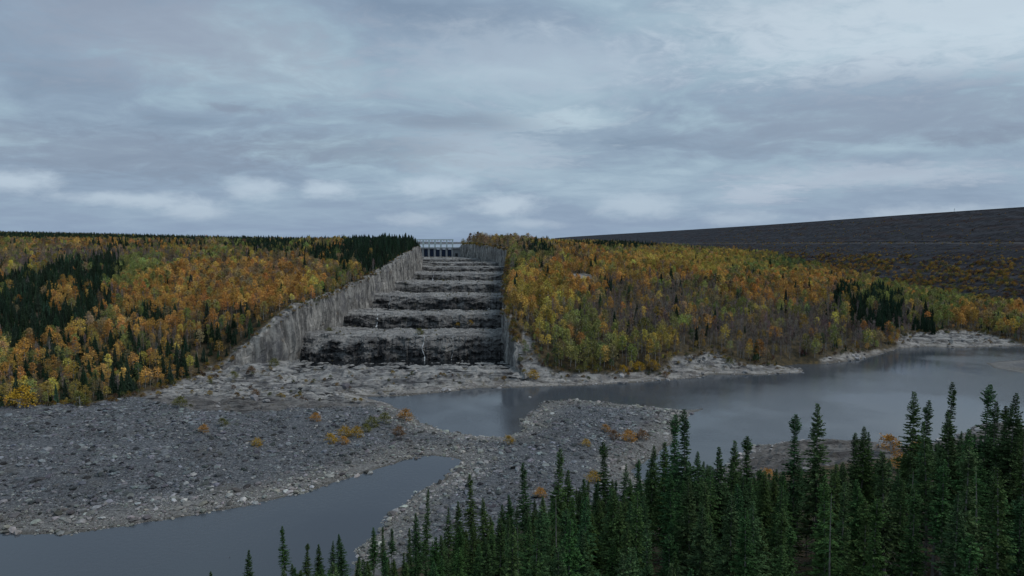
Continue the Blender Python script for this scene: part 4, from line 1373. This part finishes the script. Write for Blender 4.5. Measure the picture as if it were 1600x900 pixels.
# ---------------------------------------------------------------- shrubs
SH = [(632, 658, 1.7, 'o', 'round orange shrub on the gravel point beside the pool'), (518, 694, 1.3, 'y', 'yellow shrub, leftmost of the clump on the gravel flat'), (540, 683, 1.4, 'y', 'yellow shrub in the middle of the clump on the gravel flat'),
      (556, 684, 1.4, 'y', 'tall yellow shrub right of the clump on the gravel flat'), (538, 695, 1.0, 'o', 'low orange shrub at the front of the gravel flat clump'), (583, 668, 1.5, 'g', 'olive shrub between the yellow clump and the orange shrub'),
      (600, 662, 1.5, 'g', 'wide olive shrub behind the yellow clump on the gravel'), (573, 676, 1.1, 'g', 'small olive shrub just right of the yellow clump'), (625, 681, 1.3, 'b', 'brownish shrub in front of the round orange one'), (317, 676, 1.0, 'o', 'small orange shrub alone on the dark gravel'),
      (349, 667, 1.1, 'g', 'small dull green shrub right of the lone orange shrub on the gravel'), (403, 698, 1.0, 'y', 'small ochre shrub alone at mid gravel flat'), (492, 659, 1.2, 'o', 'small orange shrub above the yellow clump'), (796, 694, 1.1, 'y', 'bright yellow shrub on the gravel spit by the pool'),
      (835, 594, 2.6, 'y', 'golden shrub on the pale rocks at the foot of the right wall'), (915, 698, .9, 'y', 'small yellow shrub on the middle gravel bar'), (960, 688, 1.3, 'b', 'brown shrub at the left of the russet patch on the gravel bar'), (985, 690, 1.5, 'o', 'russet shrub in the patch on the gravel bar'),
      (1003, 688, 1.3, 'b', 'russet brown shrub at the right of the patch on the gravel bar'), (947, 675, 1.0, 'o', 'small rusty shrub above the patch on the gravel bar'), (930, 755, 1.9, 'y', 'yellow shrub behind spruce tips on the gravel bar'), (843, 778, 1.4, 'o', 'pinkish orange shrub behind spruce tips on the gravel spit'),
      (1392, 708, 3.0, 'o', 'orange bush on the near shore behind the spruces'), (1412, 735, 2.6, 'o', 'bright orange bush between two dark spruces on the near shore'), (1200, 752, 1.8, 'o', 'small orange bush at the left of the near shore outcrop'), (1436, 712, 2.4, 'o', 'orange bush right of the tall spruce on the near shore'),
      (368, 900, 2.2, 'r', 'dark red bush among the spruces at the bottom left'), (30, 637, 3.0, 'y', 'round yellow bush at the foot of the left wood beside the gravel'), (125, 634, 2.0, 'g', 'yellow green bush at the foot of the left wood'), (430, 573, 2.2, 'g', 'green bush at the foot of the left cutting wall'),
      (392, 583, 1.8, 'b', 'brown bush on the slabs below the left cutting wall'), (366, 592, 2.0, 'g', 'olive bush on the slabs left of the cutting wall'), (400, 618, 1.6, 'b', 'rusty bush beside the big boulder on the bedrock'), (280, 637, 1.6, 'g', 'olive bush where slabs meet the dark gravel'),
      (1040, 590, 1.8, 'b', 'brown bush on the shore below the right hill'), (1000, 579, 2.6, 'y', 'yellow bush in the row at the foot of the right hill'), (1020, 578, 2.8, 'y', 'larger yellow bush in the row at the foot of the right hill'), (975, 583, 2.2, 'y', 'low yellow bush left in the row at the foot of the right hill'),
      (935, 580, 2.0, 'g', 'yellow green bush at the foot of the right hill'), (905, 583, 2.0, 'g', 'olive bush near the pale ledges under the right hill'), (1140, 568, 2.0, 'g', 'dark green bush on the bank above the tan ledges'), (1205, 562, 1.8, 'r', 'red brown bush on the bank of the river narrows'),
      (1255, 556, 1.8, 'r', 'dull red bush on the grey bank rocks'), (1335, 541, 2.4, 'y', 'yellow bush at the foot of the hill by the bouldery bank'), (1372, 532, 3.0, 'y', 'bright yellow green bush just left of the dark spruce clump'), (1388, 537, 2.6, 'y', 'lower yellow green bush below the spruce clump'),
      (1540, 523, 2.6, 'g', 'long olive bush on the bank below the dam'), (1580, 521, 2.4, 'y', 'yellow bush on the bank at the right edge'), (1560, 517, 2.2, 'g', 'green bush behind the pale bank at the right'),
      (655, 522, 2.2, 'g', 'olive bush on the lowest tread near its middle'), (514, 519, 2.0, 'g', 'grassy bush at the left end of the lowest tread'), (715, 512, 1.6, 'y', 'yellowish bush at the back of the lowest tread'), (735, 512, 1.8, 'y', 'wider yellowish bush right on the lowest tread'), (558, 484, 2.0, 'g', 'green bush at the left of the second tread')]
SC_ = {'o': (.44, .22, .045), 'y': (.42, .26, .03), 'g': (.15, .15, .04), 'b': (.20, .11, .05), 'r': (.09, .025, .025)}


def stair_z(px, py):
    best = None
    for i in range(len(KEY) - 1):
        (a, za), (b2, zb) = KEY[i], KEY[i + 1]
        if i in faces_idx: continue
        for t in np.linspace(0, 1, 20):
            y = a + (b2 - a) * t; z = za + (zb - za) * t
            pp = project(np.array([(px - 800) / F * y]), np.array([y]), np.array([z]))
            e = abs(pp[1][0] - py)
            if best is None or e < best[0]: best = (e, y, z)
    x = (px - 800) / F * best[1]
    ci = np.argmin((X0 - x) ** 2 + (Y0 - best[1]) ** 2)
    return float(x), float(Y0.ravel()[ci]), float(Z1.ravel()[ci])


for k, (px, py, s, cc, lb) in enumerate(SH):
    if 500 < px < 780 and py < 530:
        x, y, z = stair_z(px, py)
    else:
        x, y, z = hit(px, py)
    s *= 1.5 if 630 < py < 720 and px < 1050 else 1.0
    place('shrub', k % 3, x, y, z - .1, k * 2.1, (s * 1.1, s * 1.1, s * .85), np.array(SC_[cc]) * (0.85 + .3 * ((k * 7) % 10) / 10), lb, 'shrub', None, 'shrub')
# low brush on the dam, banks and stairs
bx_, by_, bz_, bt_, bs_ = [], [], [], [], []
rb = np.random.default_rng(3)
for i in range(26000):
    s_i = rb.uniform(450, 1900); o_ = rb.uniform(12, 280)
    cx1, cy1 = np.interp(s_i, S, CX), np.interp(s_i, S, CY); nx1 = np.interp(s_i, S, nx_); ny1 = np.interp(s_i, S, ny_)
    z = float(np.interp(o_, -prof_arr[4:, 0], prof_arr[4:, 1]))
    bandy = math.sin(z * .75 + perlin(s_i / 90, z / 40, 8) * 2)
    dn = .06 + 1.5 * max(0, min(1, (78 - z) / 34)) * (.35 + .65 * (bandy > -.2)) + (.30 if abs(z - 80) < 1.2 else 0) + .05 * (bandy > .8)
    dn *= .4 + 1.4 * max(0, perlin(s_i / 35, z / 9, 9) + .25)
    if rb.random() > dn: continue
    bx_.append(cx1 + nx1 * o_); by_.append(cy1 + ny1 * o_); bz_.append(z - .2); bs_.append(rb.uniform(.7, 1.9) * (1.2 if z < 60 else .7))
    bt_.append(np.array([(.42, .24, .05), (.44, .30, .06), (.20, .19, .06), (.16, .09, .06)][rb.integers(0, 4)]) * rb.uniform(.6, 1.2))
n_d = len(bx_)
X, Y = jgrid(-260, 470, 300, 600, 3.4)
h_, d_, w_, r2_ = height(X, Y, True)
okk = (d_ > 5) & (r2_ > .5) & (w_ < .5) & (fbm(X / 14, Y / 14, 44, 3) > .17) & ((X < xl(Y) - 3) | (X > xr(Y) + 3) | (Y < 385))
_, _, wd2 = masks(X, Y)
edge_ = (wd2 > -5) & (wd2 < 5) & (d_ > 5) & (rg.random(len(X)) < .8)
okk = (okk & (rg.random(len(X)) < .35)) | edge_
for x, y, z in zip(X[okk], Y[okk], h_[okk]):
    bx_.append(x); by_.append(y); bz_.append(z - .1); bs_.append(rb.uniform(.4, 1.3))
    bt_.append(np.array([(.22, .13, .035), (.28, .19, .035), (.10, .11, .035), (.12, .07, .04)][rb.integers(0, 4)]) * rb.uniform(.6, 1.2))
for i in range(700):
    yy = rb.uniform(392, 1040); sd = rb.random() < .7
    xx = xr(yy) + rb.uniform(.6, 4) if sd else xl(yy) - rb.uniform(1.5, 9)
    bx_.append(float(xx)); by_.append(yy); bz_.append(float(height(np.array([xx]), np.array([yy]))[0]) + .2); bs_.append(rb.uniform(.5, 1.9) if sd else rb.uniform(.3, 1.0))
    bt_.append(np.array([(.36, .22, .05), (.30, .24, .06), (.16, .16, .06), (.15, .10, .06)][rb.integers(0, 4)]) * rb.uniform(.6, 1.2))
tread_rows = np.where(ts[:, 2] == 0)[0]
for i in range(900):
    rr_ = rb.choice(tread_rows); cc_ = rb.integers(2, NC - 2)
    if perlin(X0[rr_, cc_] / 14, Y0[rr_, cc_] / 10, 45) < .12 or D0[rr_, cc_] < 425: continue
    bx_.append(X0[rr_, cc_]); by_.append(Y0[rr_, cc_]); bz_.append(Z1[rr_, cc_]); bs_.append(rb.uniform(.3, .8)); bt_.append(np.array((.13, .115, .04)) * rb.uniform(.6, 1.4))
nn = len(bx_)
sq = np.array(bs_)
scatter('brush_undergrowth', np.stack([bx_, by_, bz_], 1), dict(rot=zrot(rb.uniform(0, 6, nn)), size=np.stack([sq, sq, sq * .75], 1), variant=rb.integers(0, 3, nn), tint=np.array(bt_)),
        [list(PROTO[('shrub', k)].children) for k in range(3)], label='low yellow and brown brush along banks, ledges and dam slope', cat='undergrowth')

# ---------------------------------------------------------------- stones
gravel, shelf = land_objs['gravel_bar'], land_objs['bedrock_shelf']
SM = [stone_mesh(600 + k) for k in range(8)]
for m in SM: m.materials.append(M_stone)
rs = np.random.default_rng(9)
X = rs.uniform(-330, 130, 520000); Y = rs.uniform(165, 350, 520000)
kk = (np.abs(X) < .8 * Y + 10)
X, Y = X[kk], Y[kk]
h_, d_, w_, r3 = height(X, Y, True)
silt = fbm(X / 16, Y / 9, 50, 3)
okk = (d_ > -1.2) & (w_ < .4) & (r3 < .6) & (rs.random(len(X)) < np.clip(1.05 + silt * 2.6, .12, 1))
X, Y, h_, d_ = X[okk], Y[okk], h_[okk], d_[okk]
ns = len(X)
print('stones', ns)
size = .12 + rs.pareto(2.5, ns) * .17
size *= 1 + .5 * np.clip(fbm(X / 20, Y / 20, 47, 2), -.5, 1)
size = np.clip(size, .12, 1.6)
shorey = sstep(22, 3, d_)
grey = rs.normal(1, .42, ns).clip(.25, 2.4)
base_ = np.array([.13, .136, .145])[None] * (1 - shorey[:, None] * .75) + np.array([.24, .228, .21])[None] * shorey[:, None] * .75
big_p = fbm(X / 30, Y / 18, 48, 3)
tn = base_ * grey[:, None] * (1 + big_p * .5)[:, None] * rs.uniform(.93, 1.07, (ns, 3))
tn = np.where(((rs.random(ns) < .035) & (size < 1.1))[:, None], np.array([.32, .31, .30]), tn)
rt = np.stack([rs.uniform(-.35, .35, ns), rs.uniform(-.35, .35, ns), rs.uniform(0, 6.28, ns)], 1)
vr = rs.integers(0, 8, ns)
rank = np.argsort(-size / Y)
bigs = rank[:280]
stone_src = []
for q_, i in enumerate(bigs):
    o = bpy.data.objects.new('stone', SM[vr[i]] if q_ >= 8 else SM[q_])
    COL.objects.link(o); o.parent = gravel
    o.location = (float(X[i]), float(Y[i]), float(h_[i]) + float(size[i]) * .1); o.rotation_euler = [float(v) for v in rt[i]]; o.scale = [float(size[i])] * 3
    o['tint'] = [float(v) for v in tn[i]]
    if q_ < 8: stone_src.append(o)
sm = np.ones(ns, bool); sm[bigs] = False
scatter('pebbles', np.stack([X, Y, h_ + size * .08], 1)[sm], dict(rot=rt[sm], size=v3(size[sm]), variant=vr[sm].astype(int), tint=tn[sm]), [[o] for o in stone_src], parent=gravel)
# blocks on the bedrock and along the right bank
X = rs.uniform(-230, 460, 90000); Y = rs.uniform(200, 600, 90000)
kk = (np.abs(X) < .8 * Y + 10); X, Y = X[kk], Y[kk]
h_, d_, w_, r3 = height(X, Y, True)
nz_ = fbm(X / 13, Y / 9, 49, 3)
okk = (d_ > -.8) & (w_ < .5) & (r3 > .5) & ((nz_ > .26) | (d_ < 4)) & ((Y < 388) | (X > xr(Y) + 2))
X, Y, h_, d_ = X[okk], Y[okk], h_[okk], d_[okk]; ns = len(X)
size = np.clip(.25 + rs.pareto(2.6, ns) * .4, .2, 2.6)
tn = np.array([.26, .25, .25])[None] * rs.normal(1, .35, ns).clip(.3, 2)[:, None]
rt = np.stack([rs.uniform(-.3, .3, ns), rs.uniform(-.3, .3, ns), rs.uniform(0, 6.28, ns)], 1)
scatter('rock_blocks', np.stack([X, Y, h_ + size * .08], 1), dict(rot=rt, size=v3(size), variant=rs.integers(0, 8, ns), tint=tn), [[o] for o in stone_src], parent=shelf)
print('rock blocks', ns)
q1 = rs.integers(2, R - 2, 9000); q2 = rs.integers(4, NC - 4, 9000)
ok4 = (ts[q1, 2] == 0) & (D0[q1, q2] > 426) & (D0[q1, q2] < 1000) & ((fbm(X0[q1, q2] / 10, Y0[q1, q2] / 7, 160, 3) > .12) | (q2 > NC - 14) | (q2 < 12))
q1, q2 = q1[ok4], q2[ok4]; n4 = len(q1)
s4 = np.clip(.25 + rs.pareto(2.4, n4) * .35, .2, 2.2)
scatter('rubble', np.stack([X0[q1, q2], Y0[q1, q2], Z1[q1, q2] + s4 * .1], 1), dict(rot=np.stack([rs.uniform(-.5, .5, n4), rs.uniform(-.5, .5, n4), rs.uniform(0, 6, n4)], 1), size=v3(s4), variant=rs.integers(0, 8, n4), tint=np.array([.24, .235, .23])[None] * rs.normal(1, .35, n4).clip(.3, 2)[:, None]), [[o] for o in stone_src], parent=stair)
# single boulders one can point to
for px, py, s, c_, lb in [(828, 621, 1.3, (.35, .34, .33), 'lone pale boulder standing in the water off the gravel bar tip'), (398, 624, 3.2, (.24, .23, .24), 'large grey boulder standing on the bedrock slabs left of centre'),
                          (540, 606, 3.6, (.12, .11, .12), 'dark blocky outcrop on the bedrock below the staircase'), (75, 705, 2.2, (.26, .26, .27), 'large pale boulder on the dark gravel at the left'), (328, 703, 1.7, (.2, .2, .22), 'long flat boulder in the middle of the left gravel')]:
    x, y, z = hit(px, py)
    if py == 621: x, y = pz(px, py, 0); z = -.2
    o = link('boulder', SM[2 if s > 3 else 5], M_stone); o.location = (x, y, z + .1 * s); o.scale = (s, s, s * 1.5); o.rotation_euler = (0, 0, px)
    o['tint'] = list(c_); tag(o, lb, 'boulder')

print('objects', len(bpy.data.objects))
